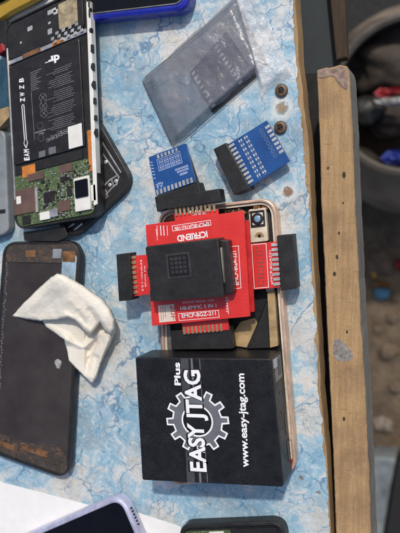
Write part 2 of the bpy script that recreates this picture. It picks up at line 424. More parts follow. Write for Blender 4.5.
def text_bm(bm, s, a, b, h, z, bold=0.0, th=0.06, shear=0.0, fit=True):
    """text s with baseline from world point a to b; h = cap height in mm"""
    cu = bpy.data.curves.new('t', 'FONT'); cu.body = s; cu.size = 1; cu.offset = bold; cu.shear = shear; cu.resolution_u = 3; cu.fill_mode = 'FRONT'
    o = bpy.data.objects.new('t', cu); COL.objects.link(o)
    dg = bpy.context.evaluated_depsgraph_get(); me = bpy.data.meshes.new_from_object(o.evaluated_get(dg))
    xs = [v.co.x for v in me.vertices]
    x0, x1 = min(xs), max(xs); a = Vector(a[:2]); b = Vector(b[:2]); L = (b-a).length; d = (b-a)/L; up = Vector((-d.y, d.x))
    sx = L/(x1-x0); sy = h/0.70
    base = len(bm.verts)
    vs = []
    for v in me.vertices:
        p = a + d*((v.co.x-x0)*sx) + up*(v.co.y*sy)
        vs.append(bm.verts.new((p.x, p.y, z+th)))
    for p in me.polygons:
        try: bm.faces.new([vs[i] for i in p.vertices])
        except ValueError: pass
    bpy.data.objects.remove(o); bpy.data.curves.remove(cu); bpy.data.meshes.remove(me)
def stroke(bm, a, b, w, z, th=0.05):
    a = Vector(a[:2]); b = Vector(b[:2]); d = (b-a).normalized(); nn = Vector((-d.y, d.x))*w/2; e = d*w/2
    f = bm.faces.new([bm.verts.new((p.x, p.y, z+th)) for p in (a-e-nn, b+e-nn, b+e+nn, a-e+nn)])
def box_outline(bm, Q, u0, v0, u1, v1, w, th=0.05):
    c = [Q(u0,v0), Q(u1,v0), Q(u1,v1), Q(u0,v1)]
    for i in range(4): stroke(bm, c[i], c[(i+1) % 4], w, Q.z, th+i*0.004)
def lathe(bm, c, prof, seg=32, cap0=True, cap1=True):
    rings = [[(c.x+r*math.cos(2*math.pi*k/seg), c.y+r*math.sin(2*math.pi*k/seg), c.z+z) for k in range(seg)] for r, z in prof]
    loft(bm, rings, cap0, cap1)
def base_of(px, z): 
    p = P(px[0], px[1], z); return Vector((p.x, p.y, z))

# ------------------------------------------------------------------ setting
FZ = -800.0
bm = NB()
N_ = 40
for sx in (0,):
    bmesh.ops.create_grid(bm, x_segments=N_, y_segments=N_, size=20000)
for v in bm.verts: v.co.z = FZ
link('ground', bm, 'soil', kind='structure', org=Vector((0,0,FZ)))

# ---- table
def edge(pxs, z, step, amp, seed):
    out = []
    pts = [Vector(P(x, y, z)[:2]) for x, y in pxs]
    for a, b in zip(pts, pts[1:]):
        m = max(2, int((b-a).length/step))
        for k in range(m):
            p = a.lerp(b, k/m)
            p = p + Vector((amp*noise.noise((p.y*0.12, seed, 0)) + amp*0.6*noise.noise((p.y*0.5, seed+5, 0)), 0)); out.append(p)
    return out
cl_edge = edge([(280,-200),(291,-20),(293,10),(295,50),(297,80),(302,130),(304,160),(308,195),(310,230),(311,260),(315,320),(319,400),(322,430),(326,470),(329,520),(335,640),(345,820)], 0, 1.5, 1.6, 3.0)
pl_edge = edge([(283,-200),(294,-20),(296,10),(299,60),(304,105),(309,150),(311,200),(313.5,260),(318,330),(321.5,400),(327,460),(331,533),(337,640),(347,820)], -1, 6, 0.5, 8.0)
t = thing('worktable', 'plywood worktable covered with a blue and white marble print sheet frayed along its right edge', 'table', Vector((-250,0,FZ)))
L_ = -620
def outline(e): return [Vector((L_, e[0].y)),] + e + [Vector((L_, e[-1].y))]
bm = NB(); q = outline(cl_edge); loft(bm, [R3(q, -0.6), R3(q, 0.0)]); link('marble_sheet', bm, 'cloth', t)
bm = NB(); q = outline(pl_edge); loft(bm, [R3(q, -15.0), R3(q, -1.0), R3(inset(q, 0.6), -0.62)]); link('tabletop', bm, 'ply', t)
y0, y1 = pl_edge[-1].y+40, pl_edge[0].y-40
for lx in (-570, -110):
    for ly in (y0, y1):
        bm = NB(); prism(bm, [Vector((lx-25,ly-25)),Vector((lx+25,ly-25)),Vector((lx+25,ly+25)),Vector((lx-25,ly+25))], -20.5, -20.5-FZ, 0, 1); link('leg', bm, 'dark_wood', t)
bm = NB(); rl = edge([(309,72),(312,105),(320,200),(326,330),(336,533),(343,640),(353,820)], -40, 30, 0.0, 2)
rr_ = [p + Vector((34,0)) for p in reversed(rl)]; loft(bm, [R3(rl+rr_, -95), R3(rl+rr_, -44)])
for v in bm.verts: v.co.x -= 22
link('rail', bm, 'near_black', t)  # added unseen beam that blackens the gap beside the plank
# ---- plank beside the table
lft = [(316.5,70),(318,100),(320,150),(321,200),(324,260),(326.5,320),(330,390),(333,455),(336,533),(342,660),(350,820)]
rgt = [(358,820),(375,660)][0:0] + [(384,820),(377,660),(371,533),(368.3,455),(364.5,380),(360.5,320),(358,260),(355,200),(352,120),(349,72)]
top = [(347,66),(340,64.5),(330,67.5),(321,67)]
pts = edge(lft, 0, 2, 0.28, 1) + [Vector(P(*lft[-1])[:2])] + edge(rgt, 0, 1.5, 0.45, 21) + [Vector(P(*rgt[-1])[:2])] + edge(top, 0, 2, 0.7, 40)
bm = NB(); loft(bm, [R3(pts, -26), R3(pts, -0.8), R3(inset(pts, 0.5), 0)])
bm.normal_update()
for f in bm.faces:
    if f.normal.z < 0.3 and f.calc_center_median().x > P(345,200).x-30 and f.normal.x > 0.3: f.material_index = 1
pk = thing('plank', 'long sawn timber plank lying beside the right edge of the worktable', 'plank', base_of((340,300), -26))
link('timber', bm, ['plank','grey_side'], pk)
kp = [(317.5,71),(322,68.5),(331,69),(340,66),(346.5,68),(348,78),(348,91),(343,88),(338,83),(336,77),(328,75),(322,77),(318,79)]
kq = [Vector(P(x,y)[:2]) for x,y in kp]
bm = NB(); q = [p + Vector((0.35*noise.noise((p.x*0.9,p.y*0.9,1)), 0.35*noise.noise((p.x*0.9,p.y*0.9,7)))) for p in rounded(kq, 1.2, 6)]; cc = sum(q, Vector((0,0)))/len(q)
loft(bm, [R3(q, -1), R3(q, 0.1), R3([cc+(p-cc)*0.93 for p in q], 0.35), R3([cc+(p-cc)*0.5 for p in q], 0.3)]); link('split_end', bm, 'knot', pk)
for (x, y, r) in ((337,257,0.8),(334.5,274,0.9),(347,332,0.6),(344,419,0.8),(328,168,0.6),(344,175,1.1),(339,233,0.6),(343,203,0.5)):
    c = P(x,y,0); bm = NB(); q = [Vector((c.x+r*math.cos(k*math.pi/6)*(0.9+0.12*math.sin(k*1+x)), c.y+1.5*r*math.sin(k*math.pi/6))) for k in range(12)]
    loft(bm, [R3(q, -0.3), R3(q, 0.03)]); link('nail_hole', bm, 'dark_wood', pk)
bm = NB(); kq = [Vector(P(x,y)[:2]) for x,y in ((334,341),(339,338),(345,344),(352,352),(353,357),(348,362),(342,362),(336,360),(333,352))]
q = [p + Vector((0.9*noise.noise((p.x*0.8,p.y*0.8,1)), 0.9*noise.noise((p.x*0.8,p.y*0.8,7)))) for a_, b_2 in zip(kq, kq[1:]+kq[:1]) for p in [a_.lerp(b_2, f/6) for f in range(6)]]; loft(bm, [R3(q, -0.5), R3(q, 0.06)]); link('grey_patch', bm, simple('grey_putty', (0.22,0.20,0.18), 0.9, var=0.6, scale=0.6, bump=0.8), pk, label='worn grey scrape on the bare timber')

# ---- things behind the plank's end, shade put into their dark colours
d = slab('board', [(296,-60),(330,-60),(338,66),(330,100),(300,100)], -75, 14, 'teal', label='dark teal board coloured as if in shade beyond the top end of the plank', cat='board')
d = slab('batten', [(324,-60),(343,-60),(347,57),(336,60)], -62, 10, 'dark_wood', b=1.0, label='dark brown wooden batten coloured as if in shade above the end of the plank', cat='batten')

slab('shade_sheet', [(330,-150),(520,-150),(520,70),(400,110),(330,70)], FZ+8, 6, 'near_black', r=10, b=1, label='added near black sheet standing in for shade on the floor behind the tub at the upper right', cat='shade_sheet')  # added dark sheet, blackens floor that would otherwise look lit
# ---- tub on the floor
zr = -520.0
c = P(411, 94, zr)
tub = thing('tub', 'large round dark tub full of rubbish on the dirt floor', 'tub', Vector((c.x,c.y,FZ)))
cb = Vector((c.x, c.y, FZ))
bm = NB(); prof = [(105,0),(125,12),(142,60),(146,110),(138,165),(118,215),(102,245),(94,262),(92,277)]
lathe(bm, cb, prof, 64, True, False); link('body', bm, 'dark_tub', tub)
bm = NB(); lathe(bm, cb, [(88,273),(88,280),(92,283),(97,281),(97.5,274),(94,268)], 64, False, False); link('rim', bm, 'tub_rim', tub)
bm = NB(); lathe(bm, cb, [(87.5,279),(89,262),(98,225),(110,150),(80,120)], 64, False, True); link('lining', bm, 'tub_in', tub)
def lump(name, px, z, rad, sc, mat, rough=0.3, seed=0, par=None, **kw):
    p = P(px[0], px[1], z); bm = NB(); bmesh.ops.create_icosphere(bm, subdivisions=4, radius=1)
    for v in bm.verts:
        k = 1 + rough*noise.noise(v.co*1.7+Vector((seed,0,0))) + rough*0.5*noise.noise(v.co*4+Vector((seed,3,0)))
        v.co = Vector((v.co.x*sc[0], v.co.y*sc[1], v.co.z*sc[2]))*rad*k + p
    return link(name, bm, mat, par, sharp=60, **kw)
IZ = -560
lump('rubbish_lump', (404,52), -585, 62, (1.25,0.75,0.55), simple('brown_wall_lump',(0.06,0.047,0.036),0.85,var=0.5,scale=0.05,bump=0.6), 0.35, 12, label='added brown lump standing in for the lit upper wall inside the tub', cat='rubbish')  # added lump in place of the tub's lit brown inner wall
def crumple(name, px, z, mats, seed, **kw):
    poly = [P(x,y,z) for x,y in px]; bm = NB()
    cxy = sum(poly, Vector())/len(poly); vs = []
    R_ = 7
    rings = []
    q = rounded([p for p in poly], 2, 3)
    for k in range(R_+1):
        f = 1-k/R_*0.96
        rings.append([(cxy.x+(p.x-cxy.x)*f, cxy.y+(p.y-cxy.y)*f, z+7*noise.noise((p.x*f*0.15, p.y*f*0.15, seed+k*0.4)) + (1-f)*8) for p in q])
    bot = [[(a[0],a[1],a[2]-3) for a in rings[0]]]
    loft(bm, bot+rings)
    return link(name, bm, mats, sharp=25, **kw)
crumple('wrapper', [(371,96),(380,88),(400,86),(412,90),(412,95),(385,98)], IZ+40, 'red_wrap', 1, label='red plastic wrapper lying in the dark tub', cat='wrapper')
crumple('wrapper', [(372,99),(385,97),(412,94),(412,104),(390,106),(378,104)], IZ+38, 'white_wrap', 2, label='dull white wrapper under the red wrapper in the tub', cat='wrapper')
crumple('wrapper', [(380,158),(388,150),(403,150),(412,157),(404,165),(388,164)], IZ+30, 'blue_wrap', 3, label='deep blue plastic wrapper near the lower rim of the tub', cat='wrapper')
lump('bottle_cap', (366,112), IZ, 20, (1.2,1,0.8), 'black', 0.15, 4, label='black rounded plastic lid half buried at the left side of the tub', cat='lid')
lump('rubbish_lump', (395,122), IZ-20, 26, (1.6,0.8,0.7), 'tub_in', 0.5, 9, label='blackened lump of rubbish in the middle of the tub', cat='rubbish')

# ---- floor litter
stones = [((381,264),17,'broad brown stone on the dirt below the tub'),((397,240),10,'small brown stone close under the tub'),((392,318),9,'lone pale brown stone right of the plank in the middle of the dirt strip'),
          ((388,352),12,'half buried stone on the dirt beside the grey scrape of the plank'),((396,388),9,'small stone at the right border below the half buried one'),((374,246),8,'small stone touching the left of the broad stone'),
          ((396,297),8,'small stone to the right of the sky blue scrap'),((384,425),13,'dark flat stone above the pale blue sheet'),((378,330),6,'tiny stone nearest the plank halfway down the dirt strip')]
for i, (px, r, lb) in enumerate(stones):
    lump('stone', px, FZ+r*0.3, r, (1.2,1,0.55), 'stone' if i != 7 else 'dark_tub', 0.5, i*3.1, label=lb, cat='stone', group='stones on the dirt floor')
crumple('scrap', [(374,290),(383,288),(390,291),(389,297),(380,300),(375,297)], FZ+10, 'cyan_wrap', 5, label='sky blue crumpled scrap on the dirt floor', cat='scrap')
crumple('scrap', [(394,262),(401,258),(408,262),(406,270),(396,270)], FZ+10, 'red_wrap', 6, label='dark red scrap on the dirt right of the broad stone', cat='scrap')
crumple('scrap', [(371,283),(380,281),(392,283),(391,287),(374,288)], FZ+9, 'copper', 7, label='orange brown scrap just above the sky blue scrap', cat='scrap')
crumple('scrap', [(370,274),(374,272),(377,275),(374,279)], FZ+9, 'yellow', 8, label='tiny yellow scrap between the broad stone and the plank', cat='scrap')
slab('plastic_sheet', [(370,457),(396,459),(391,485),(385,522),(381,545),(368,545)], FZ+60, 58, 'pale_blue', label='pale blue white sheet on the floor at the lower right', cat='sheet', r=4, b=2)
slab('dark_board', [(397,462),(440,466),(440,570),(382,570),(387,525)], FZ+70, 68, 'near_black', label='near black board beside the pale blue sheet in the lower right corner', cat='board', r=3, b=2)  # slab in one near black colour

# ------------------------------------------------------------------ phones
GP = 'phones lying about the worktable'
# old dark phone back (left)
bp = [(3,242),(81,240.5),(68.5,481),(-13,452)]
t = thing('phone', 'dark phone body with corroded bottom edge under the white tissue at the left', 'phone', base_of((38,350),0), GP)
bm = NB(); prism(bm, pxpoly(bp, 8.5), 8.5, 5.5, 9, 1.0, 8); link('body', bm, 'black', t)
Q = Quad([(7,245),(78.5,244),(66.5,477),(-8,450)], 8.5)
bm = NB(); prism(bm, Q.rect(0,0.085,1,0.92), Q.z+0.25, 0.3, [1,1,1,1], 0.15, 6); link('back_glass', bm, 'glass_back', t)
bm = NB(); prism(bm, Q.rect(0.0,0.0,1,0.08), Q.z+0.2, 0.25, [7,7,0.5,0.5], 0.1, 6); link('top_strip', bm, 'grime', t, label='grimy strip with rust and old glue along the top edge')
Q2 = Quad([(62,256),(78,255),(76,285),(60,285)], 8.5)
uv('window', Q2, 0.05,0,0.95,1, 0.35, simple('pale_blue_window',(0.30,0.42,0.50),0.3,var=0.35), t, r=1.5, b=0.1)
uv('rusty_band', Q, 0.0,0.905,1.0,0.995, 0.3, 'grime', t, r=4, b=0.2)
bm = NB()
for i in range(70):
    u = random.uniform(0.02,0.95); v = random.uniform(0.90,0.985) - 0.03*(u > 0.6)
    w = random.uniform(0.02,0.10); h = random.uniform(0.006,0.02)
    prism(bm, [Vector(p[:2])+Vector((random.uniform(-.6,.6),random.uniform(-.6,.6))) for p in Q.rect(u,v,min(1,u+w),min(0.995,v+h))], Q.z+random.uniform(0.1,0.9), 0.9, 0.3, 0.1, 2)
link('corroded_edge', bm, 'grime', t, label='rusty brown corroded bottom edge')
uv('copper_strip', Q, 0.38,0.915,0.75,0.945, 0.6, 'copper', t, r=0.5)
uv('copper_strip', Q, 0.04,0.94,0.30,0.965, 0.7, 'copper', t, r=0.5)
uv('copper_strip', Q, 0.28,0.025,0.42,0.055, 0.4, 'copper', t, r=0.5)
uv('metal_clip', Q, 0.66,0.02,0.78,0.06, 0.5, 'silver', t, r=0.4)
uv('metal_clip', Q, 0.80,0.03,0.97,0.075, 0.45, 'copper', t, r=0.4)
bm = NB(); c = P(58,364,8.8); q = [Vector((c.x+2.3*math.cos(a)*(1+0.2*math.sin(3*a)), c.y+3.0*math.sin(a))) for a in [k*math.pi/10 for k in range(20)]]
loft(bm, [R3(q, 8.7), R3(inset(q,0.4), 9.1)]); 
link('paint_fleck', bm, simple('pale_fleck',(0.30,0.29,0.28),0.8,var=0.5,scale=0.7), t, label='small pale ring shaped fleck on the dark back')
bm = NB()
for k in range(60):
    y = 262+k*3.1; x = 4-(y-242)/210*13 + 4 + random.uniform(-0.8,0.8)
    prism(bm, [p+Vector((random.uniform(-.4,.4),random.uniform(-.4,.4))) for p in pxpoly([(x,y),(x+1.3,y),(x+1.1,y+2.0),(x,y+2.3)], 8.5)], 8.9, 0.4, 0, 0.1)
link('scratched_rim', bm, 'grey_metal', t, label='scratched grey glue line along the left rim')

# dark mid-frame under the open phone
t = thing('phone_shell', 'empty black phone frame with silver tracks poking out under the open phone', 'phone frame', base_of((80,170),0), GP)
fq = [(86,100),(134,183),(70,243),(20,160)]
bm = NB(); ring(bm, pxpoly(fq, 5.0), 5.0, 4.8, 9, 3.2, 0.6, 8); link('frame', bm, 'black', t)
Q = Quad(fq, 4.0)
uv('inner_plate', Q, 0.04,0.04,0.95,0.95, 0.0, 'black_soft', t, r=7, sink=2)
bm = NB()
def track(pts, w, z):
    for a, b in zip(pts, pts[1:]): stroke(bm, P(*a, z), P(*b, z), w, z, 0.3+random.random()*0.05)
for pl in ([(102,152),(119,177),(117,184),(112,188),(103,198)], [(99,193),(104,186),(110,180),(118,175)], [(98,135),(121,172)], [(106,190),(108,196),(104,200)], [(112,180),(114,186)], [(62,232),(74,224)], [(66,237),(82,224)], [(59,236),(64,230)]):
    track(pl, 0.9, 4.0)
link('silver_track', bm, 'silver', t)
for px in ((106,162),(101,155),(110,185),(116,181)):
    uv_c = P(*px, 4.0); bm = NB(); lathe(bm, Vector((uv_c.x,uv_c.y,4.0)), [(1.1,0),(1.1,0.4),(0.8,0.55)], 12); link('contact', bm, 'tin', t)

# black flex below
slab('flex_cable', [(23,232),(48,229),(64,226),(68,236),(58,241.5),(24,241)], 9.6, 0.9, 'black', r=1, label='short black flex cable sticking out below the open phone onto the dark phone', cat='cable')

# open phone with battery
ZP = 14.0
op = [(4,24),(86,-16),(99,216),(15,231)]
t = thing('phone', 'opened phone with large black battery and exposed green circuit board at the upper left', 'phone', base_of((50,110),5), GP)
bm = NB(); ring(bm, pxpoly(op, ZP), ZP, 8.6, [8,8,7,7], 1.3, 0.4, 8); link('frame', bm, 'black', t)
bm = NB(); prism(bm, pxpoly([(6.0,48),(7.6,48),(15.6,200),(14.0,200)], ZP+0.25), ZP+0.25, 4, 0.3, 0.2); link('side_rail', bm, 'silver', t, label='thin bare metal left rail')
bm = NB(); prism(bm, pxpoly([(86.0,2),(89.8,0),(97.5,204),(93.5,206)], ZP+0.3), ZP+0.3, 5.4, 0.5, 0.3); link('side_rail', bm, 'white', t, label='white side rail with dark torn notches')
Q = Quad(op, ZP-1.5)
uv('tray', Q, 0.012,0.008,0.988,0.992, 0.0, 'black_soft', t, r=5, sink=6.5)
uv('camera_cover', Q, 0.03,0.02,0.96,0.185, 1.0, 'black', t, r=4, b=0.4)
bm = NB()
for (u,v,w,h) in ((0.30,0.07,0.06,0.02),(0.54,0.12,0.05,0.025),(0.55,0.09,0.03,0.01),(0.2,0.12,0.02,0.01),(0.55,0.04,0.1,0.02),(0.62,0.05,0.05,0.02)):
    prism(bm, Q.rect(u,v,u+w,v+h), Q.z+1.25, 0.3, 0.3, 0.05)
link('metal_clip', bm, 'tin', t)
uv('fingerprint_plate', Q, 0.68,0.035,0.90,0.150, 1.9, simple('tarnished_plate',(0.35,0.28,0.17),0.5,metal=0.3,var=0.5,scale=0.3,bump=0.5), t, r=1.5, b=0.3)
bm = NB()
for k in range(14):
    u = 0.58+k*0.026; v = 0.165+0.02*math.sin(k*2.1)
    prism(bm, Q.rect(u,v,u+0.035,v+0.014), Q.z+1.5+random.random()*0.5, 0.6, 0.2, 0.1)
link('torn_foil', bm, 'silver', t)
uv('flex_strip', Q, 0.03,0.185,0.99,0.203, 0.9, 'silver', t, r=0.3)
uv('flex_strip', Q, 0.22,0.182,0.44,0.202, 1.1, 'copper', t, r=0.3)
uv('flex_strip', Q, 0.58,0.182,0.72,0.202, 1.1, 'orange', t, r=0.3)
b_ = uv('battery', Q, 0.05,0.215,0.90,0.685, 1.2, 'bat', t, r=1.2, b=0.6)
Qb = Quad([Q_ for Q_ in ()] or [(0,0)]*4, 0)
Qb.c = [Q(0.05,0.215), Q(0.90,0.215), Q(0.90,0.685), Q(0.05,0.685)]; Qb.z = Q.z+1.2
bm = NB()
# arrow strip on the battery's left
def T(bm, s, Q, u0, v0, u1, v1, h, bold=0.0, shear=0): text_bm(bm, s, Q(u0,v0), Q(u1,v1), h, Q.z, bold, shear=shear)
A = [(0.155,0.42),(0.185,0.42),(0.195,0.78),(0.21,0.80),(0.185,0.86),(0.155,0.80),(0.168,0.78),(0.155,0.42)]
for a, c in zip(A, A[1:]): stroke(bm, Qb(*a), Qb(*c), 0.5, Qb.z)
for v, w in ((0.16,0.04),(0.23,0.035),(0.30,0.045),(0.355,0.045)):
    T(bm, 'BEWZ'[int(v*100)%4], Qb, 0.20, v+0.04, 0.20, v, 3.0, 0.03)
for v in (0.875,0.915,0.955):
    T(bm, 'MAE'[int(v*100)%3], Qb, 0.22, v+0.032, 0.22, v, 3.4, 0.04)
link('printed_arrow', bm, 'paint', b_)
bm = NB()
random.seed(3)
for k in range(34):
    v = 0.20+k*0.0185; u1 = 0.90 - 0.02*(k % 3); u0 = u1 - random.uniform(0.22,0.38)
    if 0.36 < v < 0.45: u0 = 0.62
    uu = u0
    if k % 7 == 3: continue
    while uu < u1-0.02:
        w = random.uniform(0.012,0.06); stroke(bm, Qb(uu,v), Qb(min(u1,uu+w),v), 0.3, Qb.z, 0.05); uu += w+0.012
for k in range(10):
    v = 0.14+k*0.012*1.6
    stroke(bm, Qb(0.30,v), Qb(0.30+random.uniform(0.05,0.16),v), 0.35, Qb.z, 0.05)
stroke(bm, Qb(0.05,0.30), Qb(0.05,0.30001), 0.1, Qb.z)
stroke(bm, Qb(0.30,0.33), Qb(0.31,0.80), 0.3, Qb.z, 0.06)
for v in (0.42,0.50,0.57):
    c0 = Qb(0.46,v)
    for k in range(14):
        a = k*2*math.pi/14; a2 = a+2*math.pi/14
        stroke(bm, c0+Vector((2.4*math.cos(a),2.4*math.sin(a),0)), c0+Vector((2.4*math.cos(a2),2.4*math.sin(a2),0)), 0.3, Qb.z, 0.05)
    stroke(bm, c0+Vector((-1.4,-1.4,0)), c0+Vector((1.4,1.4,0)), 0.3, Qb.z, 0.055); stroke(bm, c0+Vector((-1.4,1.4,0)), c0+Vector((1.4,-1.4,0)), 0.3, Qb.z, 0.06)
for v in (0.68,0.80):
    c0 = Qb(0.40,v)
    for k in range(14):
        a = k*2*math.pi/14; a2 = a+2*math.pi/14
        stroke(bm, c0+Vector((1.9*math.cos(a),1.9*math.sin(a),0)), c0+Vector((1.9*math.cos(a2),1.9*math.sin(a2),0)), 0.6, Qb.z, 0.05)
stroke(bm, Qb(0.33,0.735), Qb(0.47,0.735), 0.8, Qb.z, 0.05); stroke(bm, Qb(0.38,0.76), Qb(0.44,0.76), 0.8, Qb.z, 0.05)
T(bm, 'optec', Qb, 0.775,0.80,0.47,0.83, 2.6, 0.02)
link('printed_text', bm, 'bat_print', b_)
bm = NB(); T(bm, 'dr', Qb, 0.72,0.075,0.56,0.055, 4.0, 0.04); stroke(bm, Qb(0.52,0.10), Qb(0.70,0.105), 0.4, Qb.z); link('printed_mark', bm, 'paint', b_)
lb = uv('label', Qb, 0.78,0.775,0.97,0.985, 0.12, 'white', b_, r=0.2, b=0.03)
# print block on the label and two dark patches
uv('printed_patch', Qb, 0.36,0.93,0.45,1-0.01, 0.06, 'grey_print', b_, b=0.01)
uv('printed_patch', Qb, 0.50,0.92,0.60,0.985, 0.06, 'grey_print', b_, b=0.01)
uv('flex_strip', Q, 0.08,0.69,0.86,0.735, 0.9, 'black', t, r=0.3)
uv('flex_strip', Q, 0.14,0.70,0.30,0.755, 1.1, 'orange', t, r=0.4)
# circuit board
pb = uv('circuit_board', Q, 0.02,0.738,0.965,0.985, 0.8, 'green', t, r=4, b=0.15)
Qp = Quad([(0,0)]*4, 0); Qp.c = [Q(0.02,0.738), Q(0.965,0.738), Q(0.965,0.985), Q(0.02,0.985)]; Qp.z = Q.z+0.8
def pp(name, r4, h, m, **k): return uv(name, Qp, *r4, h, m, pb, r=0.3, b=0.08, **k)
sh = pp('shield_can', (0.0,0.28,0.28,0.76), 0.9, 'shield'); 
pp('label', (0.04,0.40,0.10,0.55), 1.0, 'white')
pp('shield_can', (0.20,0.03,0.40,0.17), 0.8, 'shield')
pp('shield_can', (0.60,0.01,0.76,0.16), 0.8, 'shield')
pp('shield_can', (0.56,0.66,0.71,0.86), 0.8, 'shield')
pp('chip', (0.39,0.44,0.52,0.63), 0.7, 'chip')
pp('chip', (0.61,0.22,0.68,0.32), 0.7, 'chip')
pp('chip', (0.36,0.20,0.41,0.26), 0.5, 'chip')
pp('chip', (0.10,0.80,0.20,0.97), 0.7, 'black')
pp('connector', (0.27,0.30,0.31,0.78), 0.7, 'tin')
pp('gold_foil', (0.33,0.80,0.46,0.95), 1.2, 'white')
pp('torn_foil', (0.46,0.78,0.56,0.93), 1.5, 'silver')
pp('connector', (0.68,0.42,0.74,0.60), 0.6, 'black')
bm = NB(); random.seed(11)
for i in range(230):
    u = random.uniform(0.31,0.97); v = random.uniform(0.05,0.95)
    if v < 0.36 and u < 0.62 and i % 3: continue
    w = random.uniform(0.008,0.022); h = random.uniform(0.01,0.03)
    prism(bm, Qp.rect(u,v,u+w,v+h), Qp.z+random.uniform(0.3,0.6), 0.6, 0, 0.05)
link('tiny_components', bm, 'tin', pb)
bm = NB()
for i in range(130):
    u = random.uniform(0.30,0.97); v = random.uniform(0.05,0.95)
    if v < 0.36 and u < 0.62 and i % 3: continue
    w = random.uniform(0.01,0.03); h = random.uniform(0.015,0.04)
    prism(bm, Qp.rect(u,v,u+w,v+h), Qp.z+random.uniform(0.3,0.7), 0.7, 0, 0.05)
link('tiny_chips', bm, 'chip', pb)
uv('camera', Q, 0.755,0.815,0.935,0.965, 2.4, 'white', t, r=0.8, b=0.3)
Qc = Quad([(0,0)]*4, 0); Qc.c = [Q(0.755,0.815), Q(0.935,0.815), Q(0.935,0.965), Q(0.755,0.965)]; Qc.z = Q.z+2.4
uv('lens_block', Qc, 0.10,0.08,0.92,0.60, 0.9, 'black_glass', t, r=0.6, b=0.2)
uv('flex_strip', Q, 0.93,0.62,0.975,0.80, 1.3, 'orange', t, r=0.3)
uv('bracket', Q, 0.94,0.86,0.995,0.93, 1.8, 'white', t, r=0.3)
# torn notches on the outer side of the frame
a0, a1 = P(88,0,ZP), P(98,200,ZP)
bm = NB(); random.seed(5)
for k, f in enumerate((0.02,0.065,0.15,0.24,0.33,0.42,0.50,0.585,0.66)):
    pt = a0.lerp(a1, f); hh = random.uniform(1.6,3.4)
    q = [Vector((pt.x+1.15, pt.y-hh)), Vector((pt.x+1.15, pt.y+hh)), Vector((pt.x+0.3, pt.y+hh*0.7)), Vector((pt.x-0.5+random.random(), pt.y)), Vector((pt.x+0.2, pt.y-hh*0.5))]
    prism(bm, q, ZP+0.55+random.random()*0.15, 3.0, 0.4, 0.2, 3)
link('torn_notch', bm, 'black', t)
uv('side_key', Q, 1.0,0.58,1.012,0.70, 0.2, 'tan', t, sink=4)

# blue phone at the top
t = thing('phone', 'cobalt blue phone with black screen at the top edge', 'phone', base_of((140,-40),0), GP)
q = [(76,-110),(195,-122),(189,10),(70,22.5)]
bm = NB(); prism(bm, pxpoly(q, 11), 11, 10.8, 8, 2.2, 8); link('body', bm, 'blue_gloss', t)
q2 = [(80,-104),(190,-116),(184,3),(74,16)]
bm = NB(); ring(bm, pxpoly(q2, 11.5), 11.5, 0.8, 6, 0.7, 0.2, 8); link('screen_rim', bm, 'grey_metal', t)
bm = NB(); prism(bm, [Vector(p) for p in inset(rounded(pxpoly(q2, 11.4), 6, 8), 0.6)], 11.4, 0.6, 0, 0.05); link('screen', bm, 'black_glass', t)

# lilac phone at the bottom left
t = thing('phone', 'lilac framed phone with black screen lying on white paper at the bottom left', 'phone', base_of((80,570),0.4), GP)
q = [(12,541),(122,493),(168,600),(55,660)]
bm = NB(); prism(bm, pxpoly(q, 9), 9, 8.5, 9, 2.0, 10); link('body', bm, 'lilac', t)
q2 = inset(rounded(pxpoly(q, 9), 9, 10), 3.0)
bm = NB(); prism(bm, q2, 9.3, 0.5, 0, 0.15); link('screen', bm, 'black_glass', t)
bm = NB()
pa, pb_ = P(131.5,508,8), P(138.5,524,8)
for k in range(6):
    c0 = pa.lerp(pb_, k/5); lathe(bm, Vector((c0.x,c0.y,7.6)), [(0.55,0),(0.55,1.1)], 10)
link('speaker_hole', bm, 'black', t)

# open phone bottom middle
t = thing('phone', 'black phone frame with exposed green circuit board cut off by the bottom edge', 'phone', base_of((230,580),0), GP)
q = [(179,525),(284,521),(296,660),(186,670)]
bm = NB(); ring(bm, pxpoly(q, 8), 8, 7.8, 7, 2.4, 0.8, 8); link('frame', bm, 'black', t)
Q = Quad(q, 5.5); uv('inner_plate', Q, 0.015,0.015,0.985,0.985, 0.0, 'black_soft', t, r=5, sink=4)
pb = uv('circuit_board', Q, 0.06,0.045,0.50,0.6, 0.8, 'green', t, r=1)
uv('shield_can', Q, 0.30,0.05,0.44,0.18, 1.6, 'white', t, r=0.4); uv('chip', Q, 0.12,0.07,0.2,0.14, 1.4, 'chip', t); uv('battery', Q, 0.54,0.04,0.93,0.7, 1.0, 'bat', t, r=1)
bm = NB(); random.seed(2)
for i in range(40):
    u = random.uniform(0.07,0.48); v = random.uniform(0.05,0.3); prism(bm, Q.rect(u,v,u+0.02,v+0.012), Q.z+1.3, 0.5, 0, 0.05)
link('tiny_components', bm, 'tin', t)

# things cut off at the left edge
t = thing('phone', 'grey phone back cut off by the left edge beside the open phone', 'phone', base_of((-20,190),0), GP)
q = [(-40,140),(5,128),(9,232),(-28,246)]
bm = NB(); prism(bm, pxpoly(q, 7), 7, 6.8, 5, 1.2, 8); link('body', bm, simple('pale_grey_shell',(0.20,0.215,0.225),0.35,var=0.4,scale=0.05), t)
slab('stripe', [(-20,212),(5,209),(5.5,213),(-20,216)], 7.25, 0.4, 'black', t, r=0.3)
slab('phone_board', [(-30,56),(8.0,60),(9,112),(-30,116)], 6, 5.5, 'teal_pcb', r=1, label='teal circuit board scrap at the left edge beside the open phone', cat='circuit board')
slab('connector_scrap', [(-6,45),(2,43),(5,50),(-3,55)], 9, 8.5, 'red_wrap', r=0.5, label='tiny red and white connector at the left edge above the teal board', cat='connector')
slab('metal_scrap', [(-10,112),(9,106),(10,116),(-8,136)], 8, 7.5, 'tan', r=1.5, label='tan metal scrap at the left edge below the teal board', cat='scrap')
